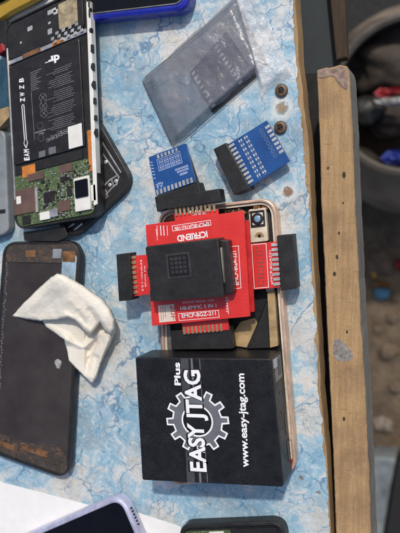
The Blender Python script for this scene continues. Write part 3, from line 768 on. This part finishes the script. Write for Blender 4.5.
slab('phone_board', [(-30,22),(6,20),(5.5,44),(-30,48)], 6, 5.5, 'black_soft', r=1, label='dark board scrap at the left edge under the yellow pouch', cat='circuit board')
# yellow pouch
bm = NB(); q = rounded(pxpoly([(-30,-30),(52,-30),(46,-4),(32,4),(14,13),(2,21),(-30,34)], 4), 6, 5)
loft(bm, [R3(inset(q, 1.5), 0.3), R3(q, 3), R3(inset(q, 1.2), 6), R3(inset(q, 5), 8.5), R3(inset(q, 10), 10)])
link('pouch', bm, 'yellow', label='smooth yellow pouch in the upper left corner', cat='pouch')

# white paper
slab('paper', [(-20,476),(0,482),(88,505),(138,513),(181,527),(188,640),(-20,640)], 0.35, 0.3, 'paper', b=0.05, label='white paper sheet under the lilac phone at the bottom left', cat='paper')

# ------------------------------------------------------------------ anti-static bag
t = thing('adapter_board', 'black socket adapter board sealed inside the grey anti static bag', 'circuit board', base_of((222,72),0.6), 'memory socket adapter boards')
q = [(189,73),(226,31),(257,75),(213,113)]
slab('board', q, 1.8, 1.0, 'black_soft', t, r=0.8)
Q = Quad(q, 1.8)
hd = uv('header', Q, 0.72,0.02,0.97,0.97, 0.35, 'black', t, r=0.4, b=0.3)
uv('socket', Q, 0.18,0.10,0.64,0.88, 1.2, 'chip', t, r=0.4, b=0.3)
for (u, n_) in ((0.66,10),(0.04,8)):
    for k in range(n_):
        v = 0.06+k*0.88/(n_-0.4); o = uv('pad', Q, u,v,u+0.075,v+0.045, 0.9 if u < 0.5 else 1.3, 'paint', t, b=0.05)
def bag_mesh(px, z, amp, seed, n1=34, n2=26, zedge=0.7, hump=None):
    bm = NB(); g = []
    for j in range(n2+1):
        row = []
        for i in range(n1+1):
            u, v = i/n1, j/n2
            a, b, c, d = [Vector(p) for p in px]
            p = (a*(1-u)+b*u)*(1-v)+(d*(1-u)+c*u)*v
            e = min(1, min(u,1-u)*11)*min(1, min(v,1-v)*11)
            ee = 2.2*(1-min(1, min(u,1-u,v,1-v)*9))
            w0 = P(p.x, p.y, 0)
            h = zedge + z*e*(0.75+0.25*math.sin(3.0*u+1)) + amp*noise.noise((w0.x*0.06+seed, w0.y*0.06, 0)) + amp*0.55*abs(noise.noise((w0.x*0.16, w0.y*0.16+seed, 2)))
            jx = 0.8*noise.noise((w0.x*0.1, w0.y*0.1, 9+seed)); 
            h = max(0.35, h)
            q = P(p.x+jx*ee, p.y+jx*ee, h); row.append((q.x,q.y,q.z))
        g.append(row)
    tv = [[bm.verts.new(p) for p in r] for r in g]
    for j in range(n2):
        for i in range(n1): bm.faces.new((tv[j][i],tv[j][i+1],tv[j+1][i+1],tv[j+1][i]))
    return bm
bag = thing('antistatic_bag', 'grey translucent anti static bag with crinkled clear end holding a black board', 'bag', base_of((205,75),0.1))
link('bag_body', bag_mesh([(141,80),(236,-4),(268,64),(173,148)], 6.2, 0.8, 1, 60, 50, 0.6), 'bag', bag, sharp=80)
link('clear_end', bag_mesh([(233,-6),(256,-8),(292,74),(262,96)], 5.0, 4.5, 5, 40, 40), 'clear', bag, sharp=80)
bm = NB(); A = [(142,80),(236,-3)]
for (a, c) in (((171,143),(143,82)), ((146,77),(238,0)), ((177,146),(262,72))):
    stroke(bm, P(*a, 1.6), P(*c, 1.6), 0.7, 1.6, 0.2)
link('heat_seal', bm, 'smoke', bag)

# ------------------------------------------------------------------ screws
for px, lb in (((281,90),'rusty screw head nearest the clear end of the anti static bag'), ((280,127),'rusty screw head touching the corner of the larger blue board')):
    t = thing('screw', lb, 'screw', base_of(px, 0), 'rusty screws on the sheet')
    c = P(px[0], px[1], 2); c.z = 0
    bm = NB(); lathe(bm, c, [(3.2,0),(3.4,0.4),(3.4,1.4),(3.0,2.0),(1.6,2.3),(1.3,1.5)], 32); link('head', bm, 'rust', t)
    bm = NB()
    for a in (0.5, 0.5+math.pi/2):
        d = Vector((math.cos(a),math.sin(a)))*1.5; nn = Vector((-d.y,d.x))*0.22; o2 = Vector((c.x,c.y))
        prism(bm, [o2-d-nn, o2+d-nn, o2+d+nn, o2-d+nn], 2.36+(0.01 if a > 1 else 0), 0.8, 0, 0.02)
    link('cross_slot', bm, 'black', t)

# ------------------------------------------------------------------ blue adapters
GB = 'memory socket adapter boards'
def pads_row(Q, along, fixed0, fixed1, a, b, n_, frac, h, m, par, name='pad'):
    for k in range(n_):
        s0 = a+(b-a)*k/n_; s1 = s0+(b-a)/n_*frac
        r4 = (fixed0,s0,fixed1,s1) if along == 'v' else (s0,fixed0,s1,fixed1)
        uv(name, Q, *r4, h, m, par, r=0.15, b=0.06)
# larger one
t = thing('adapter_board', 'larger blue adapter board with silver pads and black header near the table edge', 'circuit board', base_of((250,155),0), GB)
q = [(225,146),(267,120),(290,161),(247,189)]
slab('board', q, 7.5, 1.6, 'blue', t, r=0.4, b=0.15)
Q = Quad(q, 7.5)
hq = [(213,149),(226,142.5),(250,188.5),(234,195)]
h_ = slab('header', hq, 10.5, 10.3, 'black', t, r=0.5, b=0.4)
slab('spacer', [(240,147),(265,132),(280,158),(255,175)], 5.8, 5.6, 'black_soft', t, r=0.5)
pads_row(Q, 'v', 0.045,0.19, 0.04,0.98, 10, 0.55, 0.45, 'tin', t, 'pin')
pads_row(Q, 'v', 0.89,0.985, 0.10,0.80, 7, 0.6, 0.15, 'tin', t)
for u in (0.29, 0.42):
    pads_row(Q, 'v', u,u+0.030, 0.05,0.97, 9, 0.5, 0.12, 'tin', t); pads_row(Q, 'v', u+0.048,u+0.078, 0.05,0.97, 9, 0.5, 0.12, 'tin', t)
bm = NB()
for k in range(7):
    c0 = Q(0.80, 0.13+k*0.1)
    for m_ in range(10):
        a = m_*math.pi/5; a2 = a+math.pi/5
        stroke(bm, c0+Vector((0.9*math.cos(a),0.9*math.sin(a),0)), c0+Vector((0.9*math.cos(a2),0.9*math.sin(a2),0)), 0.25, Q.z, 0.05)
for k in range(9):
    v = 0.05+k*0.92/9
    for u in (0.30, 0.43): stroke(bm, Q(u-0.01,v+0.075), Q(u+0.08,v+0.075), 0.14, Q.z, 0.05)
link('printed_rings', bm, simple('grey_blue_print',(0.25,0.30,0.42),0.5,bump=0), t)
# smaller one
t = thing('adapter_board', 'smaller blue adapter board plugged into black header above the red board', 'circuit board', base_of((172,168),0), GB)
q = [(148.5,157),(186,143),(195.5,182),(156,196)]
slab('board', q, 17, 1.6, 'blue', t, r=0.4, b=0.15)
Q = Quad(q, 17)
slab('header', [(154.5,197),(198,182),(202,196),(157,212)], 19.5, 8.5, 'black', t, r=0.5, b=0.4)
slab('spacer', [(158,160),(180,152),(190,182),(166,190)], 15.2, 15, 'black_soft', t, r=0.5)
pads_row(Q, 'u', 0.86,0.99, 0.03,0.99, 10, 0.55, 0.45, 'tin', t, 'pin')
pads_row(Q, 'u', 0.03,0.12, 0.22,0.80, 6, 0.55, 0.15, 'tin', t)
bm = NB()
box_outline(bm, Q, 0.20,0.14,0.80,0.43, 0.22)
for j in range(2):
    for i in range(4):
        u = 0.24+i*0.14; v = 0.18+j*0.13
        box_outline(bm, Q, u,v,u+0.10,v+0.09, 0.22, 0.06)
        stroke(bm, Q(u+0.02,v+0.045), Q(u+0.08,v+0.045), 0.4, Q.z, 0.08)
for (u,v,w) in ((0.60,0.53,0.34),(0.63,0.60,0.30),(0.68,0.68,0.2)):
    for k in range(5):
        uu = u+k*w/5; box_outline(bm, Q, uu,v,uu+w/5*0.6,v+0.035, 0.25, 0.06)
for (u,v) in ((0.06,0.72),(0.12,0.70),(0.18,0.72),(0.06,0.78),(0.15,0.78)):
    stroke(bm, Q(u,v), Q(u+0.03,v+0.05), 0.35, Q.z, 0.05); stroke(bm, Q(u+0.03,v+0.05), Q(u+0.05,v), 0.35, Q.z, 0.055)
for v in (0.14,0.22,0.30,0.38,0.46,0.55): stroke(bm, Q(0.03,v), Q(0.07,v+0.02), 0.4, Q.z, 0.05)
link('printed_outlines', bm, simple('pale_blue_print',(0.45,0.50,0.66),0.5,bump=0), t)

# ------------------------------------------------------------------ gold phone
ZG = 8.0
gq = [(157,211),(275,197),(296.5,474),(166,487)]
t = thing('phone', 'opened rose gold phone shell lying under the red board and the black box', 'phone', base_of((222,340),0), GP)
bm = NB(); ring(bm, pxpoly(gq, ZG), ZG, 7.8, 8.5, 1.6, 0.5, 10); link('frame', bm, 'gold', t)
bm = NB(); ring(bm, [p for p in inset(rounded(pxpoly(gq, ZG), 8.5, 10), 1.7)], ZG-1.2, 5, 0, 1.3, 0.2, 2); link('inner_rim', bm, 'cream', t)
Q = Quad(gq, 3.0)
uv('tray', Q, 0.02,0.01,0.98,0.99, 0.0, 'black_soft', t, r=7, sink=2.5)
cq = [(248.5,209.5),(265.5,207.5),(268,241),(250,243)]
cp = slab('camera_plate', cq, 6.6, 3.5, 'cream', t, r=0.8, b=0.3)
Qc = Quad(cq, 6.6)
uv('camera_block', Qc, 0.10,0.06,0.92,0.55, 0.5, 'chip', cp, r=0.5)
Qc2 = Quad(cq, 7.1); uv('lens_frame', Qc2, 0.20,0.13,0.82,0.48, 0.25, 'white', cp, r=0.4)
c = Qc2(0.51,0.305); bm = NB(); lathe(bm, Vector((c.x,c.y,7.35)), [(3.1,0),(3.1,0.5),(2.7,0.6)], 32); link('lens_ring', bm, 'chip', cp)
bm = NB(); lathe(bm, Vector((c.x,c.y,7.9)), [(1.75,0),(1.75,0.12),(1.2,0.35),(0.5,0.45)], 32); link('lens', bm, 'lens', cp)
c = Qc(0.55,0.80); bm = NB()
q = [Vector((c.x+2.5*math.cos(a), c.y-1+2.8*math.sin(a))) for a in [k*math.pi/12 for k in range(13)]]
loft(bm, [R3(q, 6.0), R3(q, 6.68)]); link('half_moon_cutout', bm, 'tan', cp)
c0 = c; bm = NB(); lathe(bm, Vector((c.x,c.y-0.3,6.66)), [(0.9,0),(0.9,0.25)], 14); link('screw_hole', bm, 'chip', cp)
random.seed(21); bm = NB()
for k in range(26):
    u = random.uniform(0.50,0.93); v = random.uniform(0.018,0.042); w = random.uniform(0.01,0.035); h = random.uniform(0.004,0.014)
    prism(bm, Q.rect(u,v,u+w,v+h), 5.5+random.random()*1.4, 2.5, 0.2, 0.1)
link('copper_contacts', bm, 'copper', t)
uv('flex_strip', Q, 0.46,0.022,0.74,0.036, 2.2, 'chip', t); uv('flex_strip', Q, 0.08,0.015,0.42,0.04, 2.5, 'copper', t, r=0.4)
# lower inside
slab('tan_bar', [(267,292),(274.5,291),(278,346),(270,348)], 7.4, 4, 'tan', t, r=0.4)
slab('cream_bar', [(262,246),(271,245),(274,291),(266,292)], 6.0, 3, 'cream', t, r=0.4)
slab('tan_plate', [(240,322),(254,318),(258,325),(247,348),(234,346),(232,334)], 5.0, 2, 'tan', t, r=1.0)
slab('black_flap', [(267,299),(270,348),(246,349),(258,322)], 6.0, 2.2, 'black', t, r=0.4)
slab('grey_plate', [(159,326),(170,325),(172,352),(161,352)], 6.5, 3, 'grey_metal', t, r=0.5)
slab('red_corner', [(291,460),(294.5,455),(294.8,468),(290,474)], 7.2, 2, 'red_dark', t, r=0.4)
slab('side_rail', [(281.0,300),(282.6,300),(291,440),(289.2,440)], 7.8, 3, 'cream', t, b=0.2)

# ------------------------------------------------------------------ red socket adapter
ZR = 20.0
t = thing('socket_adapter', 'red four sided memory adapter board with black chip socket on top of the gold phone', 'circuit board', base_of((197,270),8))
mq = [(145.5,225),(243.5,210.5),(250,316.5),(152,326)]
slab('base_block', [(166,235),(232,226),(236,300),(172,308)], 18.2, 10.1, 'black', t, r=1)
br = slab('main_board', mq, ZR, 1.8, 'red', t, r=0.5, b=0.2)
# red lower board seen as a second edge right of the main board
slab('lower_board', [(154,232),(249,220),(254.5,312),(162,318)], 17.0, 1.6, 'red_dark', t, r=0.5, b=0.2)
Q = Quad(mq, ZR)
def tab(px, z, name='side_board'): return slab(name, px, z, 1.6, 'red', t, r=0.3, b=0.15)
def header(px, z, th): return slab('header', px, z, th, 'black', t, r=0.5, b=0.45)
# top
tt = tab([(174,214),(217.5,209),(219,217),(175,222)], 17.5)
hd = header([(166,197),(219,188.5),(221,202),(167,209.5)], 20.0, 8.5)
Qt = Quad([(175,207),(217,202),(218,211),(176,216)], 17.5); pads_row(Qt, 'u', 0.1,1.0, 0.0,1.0, 10, 0.5, 0.9, 'gold_pin', t, 'pin')
# left
tl = tab([(131,256),(149,254.5),(151,294),(134,296.5)], 17.0)
header([(116,254.5),(129.5,252.8),(132.5,300),(118.7,301.5)], 20.0, 9)
Ql = Quad([(129.5,256),(136,255.3),(138,295.5),(132,296.5)], 17.0); pads_row(Ql, 'v', 0.0,1.0, 0.01,1.0, 8, 0.6, 0.9, 'gold_pin', t, 'pin')
# right
tr = tab([(249,244),(277.5,241.5),(280,287.5),(252,290)], 12.5)
header([(276.5,235.5),(292.5,234),(296.8,288.5),(281,291)], 15.0, 9)
Qr = Quad([(271.5,243),(278.5,242.4),(280.8,287),(274,287.7)], 12.5); pads_row(Qr, 'v', 0.0,1.0, 0.01,1.0, 9, 0.6, 0.8, 'tin', t, 'pin')
Qr2 = Quad([(249,244),(277.5,241.5),(280,287.5),(252,290)], 12.5)
bm = NB(); box_outline(bm, Qr2, 0.09,0.02,0.60,0.97, 0.3)
text_bm(bm, 'eMCP-BGA221', Qr2(0.76,0.92), Qr2(0.76,0.18), 1.2, 12.5, 0.0); link('printed_outline', bm, 'paint', tr)
for cu_ in (0.24,0.33,0.41):
    for k in range(11):
        v = 0.08+k*0.082; 
        if cu_ == 0.33 and k % 3 == 0: continue
        uv('solder_via', Qr2, cu_,v,cu_+0.045,v+0.035, 0.1, 'shield', tr, b=0.02)
# bottom
tb = tab([(181,318),(227,314),(229,330),(183,334)], 15.5)
header([(170,331),(230,326),(233,349),(172,350)], 14.8, 6.6)
Qd = Quad([(183,327),(224,323.5),(225,331),(184,334.5)], 15.5); pads_row(Qd, 'u', 0.0,1.0, 0.0,1.0, 10, 0.5, 0.6, 'gold_pin', t, 'pin')
# print on the main board
bm = NB()
def Tq(s, a, b, h, bold=0.0): text_bm(bm, s, P(*a, ZR), P(*b, ZR), h, ZR, bold)
def frame_px(c4, w):
    c = [P(x,y,ZR) for x,y in c4]
    for i in range(4): stroke(bm, c[i], c[(i+1) % 4], w, ZR, 0.05+i*0.004)
Tq('EMCP-BGA162-186', (208.5,221.8), (174.5,227.2), 2.1, 0.012); frame_px([(172.0,226.0),(210.3,220.1),(211,225.0),(172.8,231.0)], 0.28)
Tq('ICFRIEND', (207,231), (176.8,235.8), 3.2, 0.03)
Tq('HB-EMMC 5 IN 1', (180.5,310.2), (216.5,307), 1.9, 0.012)
Tq('EMCP-BGZ-211', (182,318.0), (216,315.0), 2.1, 0.014); frame_px([(178.5,313.7),(218.5,310.3),(219.2,317.2),(179.2,320.6)], 0.28)
Tq('EMCP-BGA-221', (238.8,285.0), (236.0,251.0), 2.3, 0.012); frame_px([(231.5,246.5),(238.5,245.8),(241,288.0),(234,288.8)], 0.28)
Tq('EMCP-BGA-153', (183,303.5), (214,301), 1.0)
for x in (157,160.5,163.5,167):
    a, b = P(x,226,ZR), P(x+0.7,236,ZR)
    for k in range(5): stroke(bm, a.lerp(b,k/5), a.lerp(b,k/5+0.11), 0.35 if x in (157,167) else 0.5, ZR)
stroke(bm, P(156,229,ZR), P(157.5,240,ZR), 0.25, ZR)
for k in range(6): stroke(bm, P(226+0.1*k,298+2.6*k,ZR), P(227.3+0.1*k,299+2.6*k,ZR), 0.35, ZR)
stroke(bm, P(227,297,ZR), P(228.5,314,ZR), 0.25, ZR); stroke(bm, P(225.5,301,ZR), P(229.5,300.6,ZR), 0.25, ZR)
link('printed_text', bm, 'paint', br)
bm = NB()
for (s, a, b, h, z) in (('5 IN 1', (209,208.4),(190,210.6),1.1,17.5), ('EMMC', (206,212),(192,213.6),1.0,17.5)): text_bm(bm, s, P(*a,z), P(*b,z), h, z, 0.01)
link('printed_text', bm, 'paint', tt)
bm = NB(); text_bm(bm, 'EMMC-153', P(140.3,260,17), P(142,291,17), 0.95, 17, 0.0); text_bm(bm, 'IN ONE', P(144.0,266,17), P(145,287,17), 0.8, 17, 0.0); link('printed_text', bm, 'paint', tl)
# sticker
Qs = Quad([(158,305.5),(174.5,304),(175.8,321.0),(159.5,322.6)], ZR)
st = uv('sticker', Qs, 0,0,1,1, 0.12, 'sticker', t, b=0.02)
bm = NB(); text_bm(bm, '20F', Qs(0.75,0.05), Qs(0.75,0.92), 2.6, ZR+0.12, 0.02); 
for k in range(3): stroke(bm, Qs(0.15+k*0.13,0.08), Qs(0.15+k*0.13,0.9-0.1*k), 0.3, ZR+0.12)
link('printed_text', bm, 'red_print', st)
# socket
sq = [(145.5,246.5),(218,238),(224,296.5),(151,301.5)]
so = thing
sk = slab('socket', sq, 31.0, 10.9, 'black', t, r=0.8, b=0.8)
slab('socket_side', [(216.5,239),(228,240.5),(233,293),(222.5,297)], 27.0, 6.9, 'chip', sk, r=0.6, b=0.6)
slab('latch', [(218,248),(221.5,247.5),(224,283),(220.5,284)], 29.0, 4, simple('worn_latch',(0.30,0.28,0.24),0.5,metal=0.3), sk, r=0.4)
Qk = Quad(sq, 31.0)
for (u0,v0,u1,v1) in ((-0.025,0.02,0.03,0.16),(-0.03,0.40,0.03,0.56),(-0.025,0.80,0.03,0.95)):
    uv('side_clip', Qk, u0,v0,u1,v1, -2, 'black', sk, r=0.3, sink=8)
bm = NB(); prism(bm, Qk.rect(0.27,0.18,0.60,0.62), Qk.z+0.35, 0.5, 0.5, 0.25)
link('lid_pad', bm, simple('worn_black_pad',(0.026,0.025,0.0245),0.5,dust=0.2), sk)
uv('lid_recess', Quad(sq, 31.36), 0.295,0.21,0.575,0.59, 0.06, 'black_case', sk, r=0.4, b=0.02)
Qk2 = Quad(sq, 31.35); 
for i in range(4):
    for j in range(4):
        uv('raised_stud', Quad(sq, 31.4), 0.325+i*0.058,0.25+j*0.077,0.325+i*0.058+0.042,0.25+j*0.077+0.055, 0.25, simple('stud_plastic',(0.024,0.023,0.0225),0.5) if not bpy.data.materials.get('stud_plastic') else bpy.data.materials['stud_plastic'], sk, b=0.1)
uv('hinge_bar', Qk, 0.0,0.93,1.0,1.0, 0.3, 'black', sk, r=0.2)
uv('lid_seam', Qk, 0.88,0.03,0.90,0.93, 0.15, 'chip', sk)

# ------------------------------------------------------------------ black programmer box
ZB = 30.0
bq = [(135,357.5),(271.0,358.5),(283.2,487.5),(142,480.5)]
t = thing('programmer_box', 'black box with a gear logo and white lettering resting on the gold phone', 'box', base_of((209,420),8))
bm = NB(); prism(bm, pxpoly(bq, ZB), ZB, 21.9, 1.3, 0.8, 6); link('case', bm, 'black_case', t)
Q = Quad(bq, ZB)
def BP(x, y): p = P(x, y, ZB); p.z = ZB; return p
# diagonal stripe behind the lettering
bm = NB()
for (a, b, w) in (((184.6,362.5),(190.8,478.5),4.4),):
    stroke(bm, BP(*a), BP(*b), w, ZB, 0.03)
link('printed_band', bm, 'dgrey_print', t)
bm = NB()
for (a, b, w) in (((191.5,359.5),(200.5,481.5),1.2),((199.6,359.5),(207.5,482),0.4)):
    stroke(bm, BP(*a), BP(*b), w, ZB, 0.04)
link('printed_stripe', bm, 'grey_print', t)
GC = BP(197.3,421); GR = (BP(229.3,421)-GC).length; GRY = (BP(197.3,389)-GC).length
def gear_pts(s, tip, root, n_=12, rot=0.13):
    out = []
    for k in range(n_):
        a = rot+2*math.pi*k/n_; d = 2*math.pi/n_
        for f, r in ((-0.30, root), (-0.22, tip), (0.22, tip), (0.30, root)):
            out.append(Vector((GC.x+r*GR*math.cos(a+f*d), GC.y+r*GRY*math.sin(a+f*d))))
    return out
def annulus(bm, outer, inner, z):
    N1 = len(outer)
    vo = [bm.verts.new((p.x,p.y,z)) for p in outer]; vi = [bm.verts.new((p.x,p.y,z)) for p in inner]
    for i in range(N1):
        j = (i+1) % N1; bm.faces.new((vo[i],vo[j],vi[j],vi[i]))
go = gear_pts(0, 1.0, 0.80); gi = [Vector((GC.x+0.50*GR*(p-Vector(GC[:2])).normalized().x, GC.y+0.50*GRY*(p-Vector(GC[:2])).normalized().y)) for p in go]
bm = NB(); annulus(bm, go, gi, ZB+0.07); link('gear_emblem', bm, 'grey_print', t)
bm = NB(); annulus(bm, go, inset(go, 0.85), ZB+0.10)
gi2 = [GCv + (p-GCv)*0.90 for GCv in [Vector(GC[:2])] for p in gi]
annulus(bm, gi, gi2, ZB+0.10); link('gear_outline', bm, 'paint', t)
bm = NB(); vs = [bm.verts.new((p.x,p.y,ZB+0.055)) for p in gi2]; bm.faces.new(vs); link('gear_centre', bm, 'black_case', t)
# lettering with a dark outline behind
bm = NB(); text_bm(bm, 'EASY JTAG', BP(207.0,473), BP(200.0,369), 9.6, ZB+0.09, 0.062, shear=0.0); link('lettering_outline', bm, 'black_case', t)
bm = NB(); text_bm(bm, 'EASY JTAG', BP(206.3,472), BP(199.3,370), 8.7, ZB+0.11, 0.030); link('lettering', bm, 'paint', t)
bm = NB(); text_bm(bm, 'Plus', BP(180.6,385.5), BP(179.6,362.5), 3.3, ZB+0.06, 0.035, shear=0.0); link('lettering', bm, 'paint', t)
bm = NB(); text_bm(bm, 'www.easy-jtag.com', BP(248.6,467.5), BP(244.0,373.5), 3.9, ZB+0.06, 0.026); link('lettering', bm, 'paint', t)
# right side: ports on the side face
def side_pt(f, z):                           # point on the right face
    a, b = Q(1,0), Q(1,1); p = a.lerp(b, f); return Vector((p.x, p.y, z))
dside = (Q(1,1)-Q(1,0)).normalized(); nside = Vector((-dside.y, dside.x, 0)); 
if nside.x < 0: nside = -nside
def side_box(name, f0, f1, z0, z1, d, mat, par, sink=1.0):
    bm = NB(); a, b = side_pt(f0, 0), side_pt(f1, 0)
    prism(bm, [Vector(p[:2]) for p in (a-nside*sink, b-nside*sink, b+nside*d, a+nside*d)], z1, z1-z0, 0, 0.1); return link(name, bm, mat, par)
up_ = side_box('port', 0.02,0.20, 12,25, 0.35, 'grey_metal', t)
side_box('port_opening', 0.05,0.17, 14,20, 0.45, 'chip', up_)
side_box('port_plate', 0.02,0.09, 20,27, 0.4, 'silver', up_)
for f in (0.30,0.45,0.58,0.70,0.80):
    side_box('side_hole', f,f+0.022, 17,20, 0.2, 'chip', t)
side_box('side_port', 0.50,0.66, 10,15, 0.25, 'chip', t); side_box('side_port', 0.72,0.88, 10,15, 0.25, 'chip', t)
bm = NB(); pr = inset(rounded(pxpoly(bq, ZB), 1.3, 6), -0.12); loft(bm, [R3(pr, ZB-3.2), R3(pr, ZB-2.9)], False, False); link('lid_line', bm, 'chip', t)

# ------------------------------------------------------------------ tissue
OUTA = [(12.5,316),(22,305),(38,289),(50,278),(57,273.5),(64,274.5),(76,281),(90,290),(103,299),(111,309),(115.5,320),(115.5,330),(111,336),(104,331),(100,323),(96,329),(91,335),(86,333),(80,326),(74,320),(68,317.5),(56,320),(40,321),(26,319)]
OUTB = [(41,318),(46,327),(56,334),(64,340),(67,350),(69,361),(78,370),(85,377),(90,383),(93,383),(97,377),(100,366),(106,352),(111,343),(115.5,331),(114,318),(106,312),(90,312),(60,312)]
def inside(p, poly):
    c = False; j = len(poly)-1
    for i in range(len(poly)):
        xi, yi = poly[i]; xj, yj = poly[j]
        if (yi > p[1]) != (yj > p[1]) and p[0] < (xj-xi)*(p[1]-yi)/(yj-yi)+xi: c = not c
        j = i
    return c
def dseg(p, pl):
    best = 1e9
    for a, b in zip(pl, pl[1:]):
        a = Vector(a); b = Vector(b); q = Vector(p); tt_ = max(0, min(1, (q-a).dot(b-a)/(b-a).length_squared)); best = min(best, (q-(a+(b-a)*tt_)).length)
    return best
def gs(p, pl, w): return math.exp(-(dseg(p, pl)/w)**2)
def ten(p, pl, w): return max(0, 1-dseg(p, pl)/w)          # sharp crease
def wob(x, y): return 1.2*noise.noise((x*0.03, y*0.03, 4)) + 0.16*noise.noise((x*0.14+y*0.06, y*0.11, 8)) + 0.22*(1-2*abs(noise.noise((x*0.10+y*0.03, y*0.06-x*0.06, 12)))) + 0.14*(1-2*abs(noise.noise((x*0.22, y*0.25, 3))))
def hA(x, y):
    p = (x, y)
    h = 14.5 + 3.5*gs(p, [(58,276),(66,300),(72,314)], 14) + 4*gs(p, [(60,277),(88,300),(104,318)], 13) + 1.3*ten(p, [(70,300),(84,316),(91,329)], 8)
    h -= 1.6*ten(p, [(90,311),(95,319),(97,327)], 5) + 0.8*ten(p, [(78,312),(85,324)], 4)
    h += 2.0*ten(p, [(26,312),(50,288)], 12) - 5*gs(p, [(12,316),(14,315)], 14)
    h += 2.0*gs(p, [(66,316),(80,323),(91,333)], 4)
    return h + wob(x, y)
def hB(x, y):
    p = (x, y)
    h = 7.0 + 4.5*ten(p, [(112,322),(106,346),(94,378)], 11) + 3.0*ten(p, [(66,340),(84,348),(100,334)], 7)
    h -= 3.0*ten(p, [(72,358),(90,350),(104,330)], 5) + 2.2*ten(p, [(92,380),(97,358)], 3.5) + 2.0*ten(p, [(80,368),(92,356)], 4)
    h += 3.5*gs(p, [(44,322),(66,336)], 8)
    return h + wob(x+40, y)
from mathutils.geometry import delaunay_2d_cdt
def sheet(bm, OUT, hf, roll, free):
    OP = []
    for a, b in zip(OUT, OUT[1:]+OUT[:1]):
        for k in range(8):
            f = k/8; OP.append((a[0]+(b[0]-a[0])*f + 0.4*noise.noise((a[0]+f*3, a[1], 1)), a[1]+(b[1]-a[1])*f+0.4*noise.noise((a[0], a[1]+f*3, 5))))
    pts2 = [Vector(p) for p in OP]; nb = len(pts2); ring_ = OUT+[OUT[0]]
    y = 272
    while y < 385:
        x = 12
        while x < 117:
            p = (x+random.uniform(-.2,.2), y+random.uniform(-.2,.2))
            if inside(p, OUT) and dseg(p, ring_) > 0.8: pts2.append(Vector(p))
            x += 1.0
        y += 1.0
    r_ = delaunay_2d_cdt(pts2, [], [list(range(nb))], 1, 1e-5); vv = []
    for p in r_[0]:
        e = dseg(p, ring_); h = hf(p.x, p.y); kx = max(0, min(1, (p.x-83)/9)); lo = 9.4 - 8.0*kx*kx*(3-2*kx)
        h = max(h, lo+0.2)
        ef = dseg(p, free) if free else 99
        k = min(1, e/roll); kk = 0.62+0.38*math.sqrt(k*(2-k))
        if ef <= e+0.3: kk = max(kk, 0.80+0.2*math.sqrt(k*(2-k)))
        h = lo + (h-lo)*kk
        vv.append(bm.verts.new(P(p.x, p.y, h)))
    for f in r_[2]:
        try: bm.faces.new([vv[i] for i in f])
        except ValueError: pass
bm = NB()
sheet(bm, OUTA, hA, 4.5, [(100,323),(96,329),(91,335),(86,333),(80,326),(74,320),(68,317.5),(56,320),(40,321)])
sheet(bm, OUTB, hB, 3.5, None)
o = link('tissue', bm, 'tissue', sharp=80, label='crumpled white paper tissue lying across the dark phone', cat='tissue', org=Vector((0,0,0)))
md = o.modifiers.new('thickness', 'SOLIDIFY'); md.thickness = 0.0003; md.offset = -1

# ------------------------------------------------------------------ light
EL = math.radians(53.5); AZ = math.atan2(0.24, 0.70)       # azimuth from +Y towards +X
sv = Vector((math.sin(AZ)*math.cos(EL), math.cos(AZ)*math.cos(EL), math.sin(EL)))
ld = bpy.data.lights.new('sun', 'SUN'); ld.energy = 2.45; ld.angle = math.radians(2.2); ld.color = (1.0,0.95,0.88)
lo = bpy.data.objects.new('sun', ld); COL.objects.link(lo); lo.rotation_euler = sv.to_track_quat('Z','Y').to_euler()
w = bpy.data.worlds.new('World'); scene.world = w; w.use_nodes = True
nt = w.node_tree; bg = nt.nodes['Background']; sky = nt.nodes.new('ShaderNodeTexSky'); sky.sky_type = 'NISHITA'; sky.sun_disc = False
sky.sun_elevation = EL; sky.sun_rotation = AZ; sky.dust_density = 3.0; sky.ozone_density = 1.0
nt.links.new(sky.outputs[0], bg.inputs[0]); bg.inputs[1].default_value = 0.125
vs_ = scene.view_settings; vs_.view_transform = 'Standard'; vs_.look = 'None'; vs_.exposure = 0.0; vs_.gamma = 1
for o in list(bpy.data.objects):
    if '_o' in o: del o['_o']
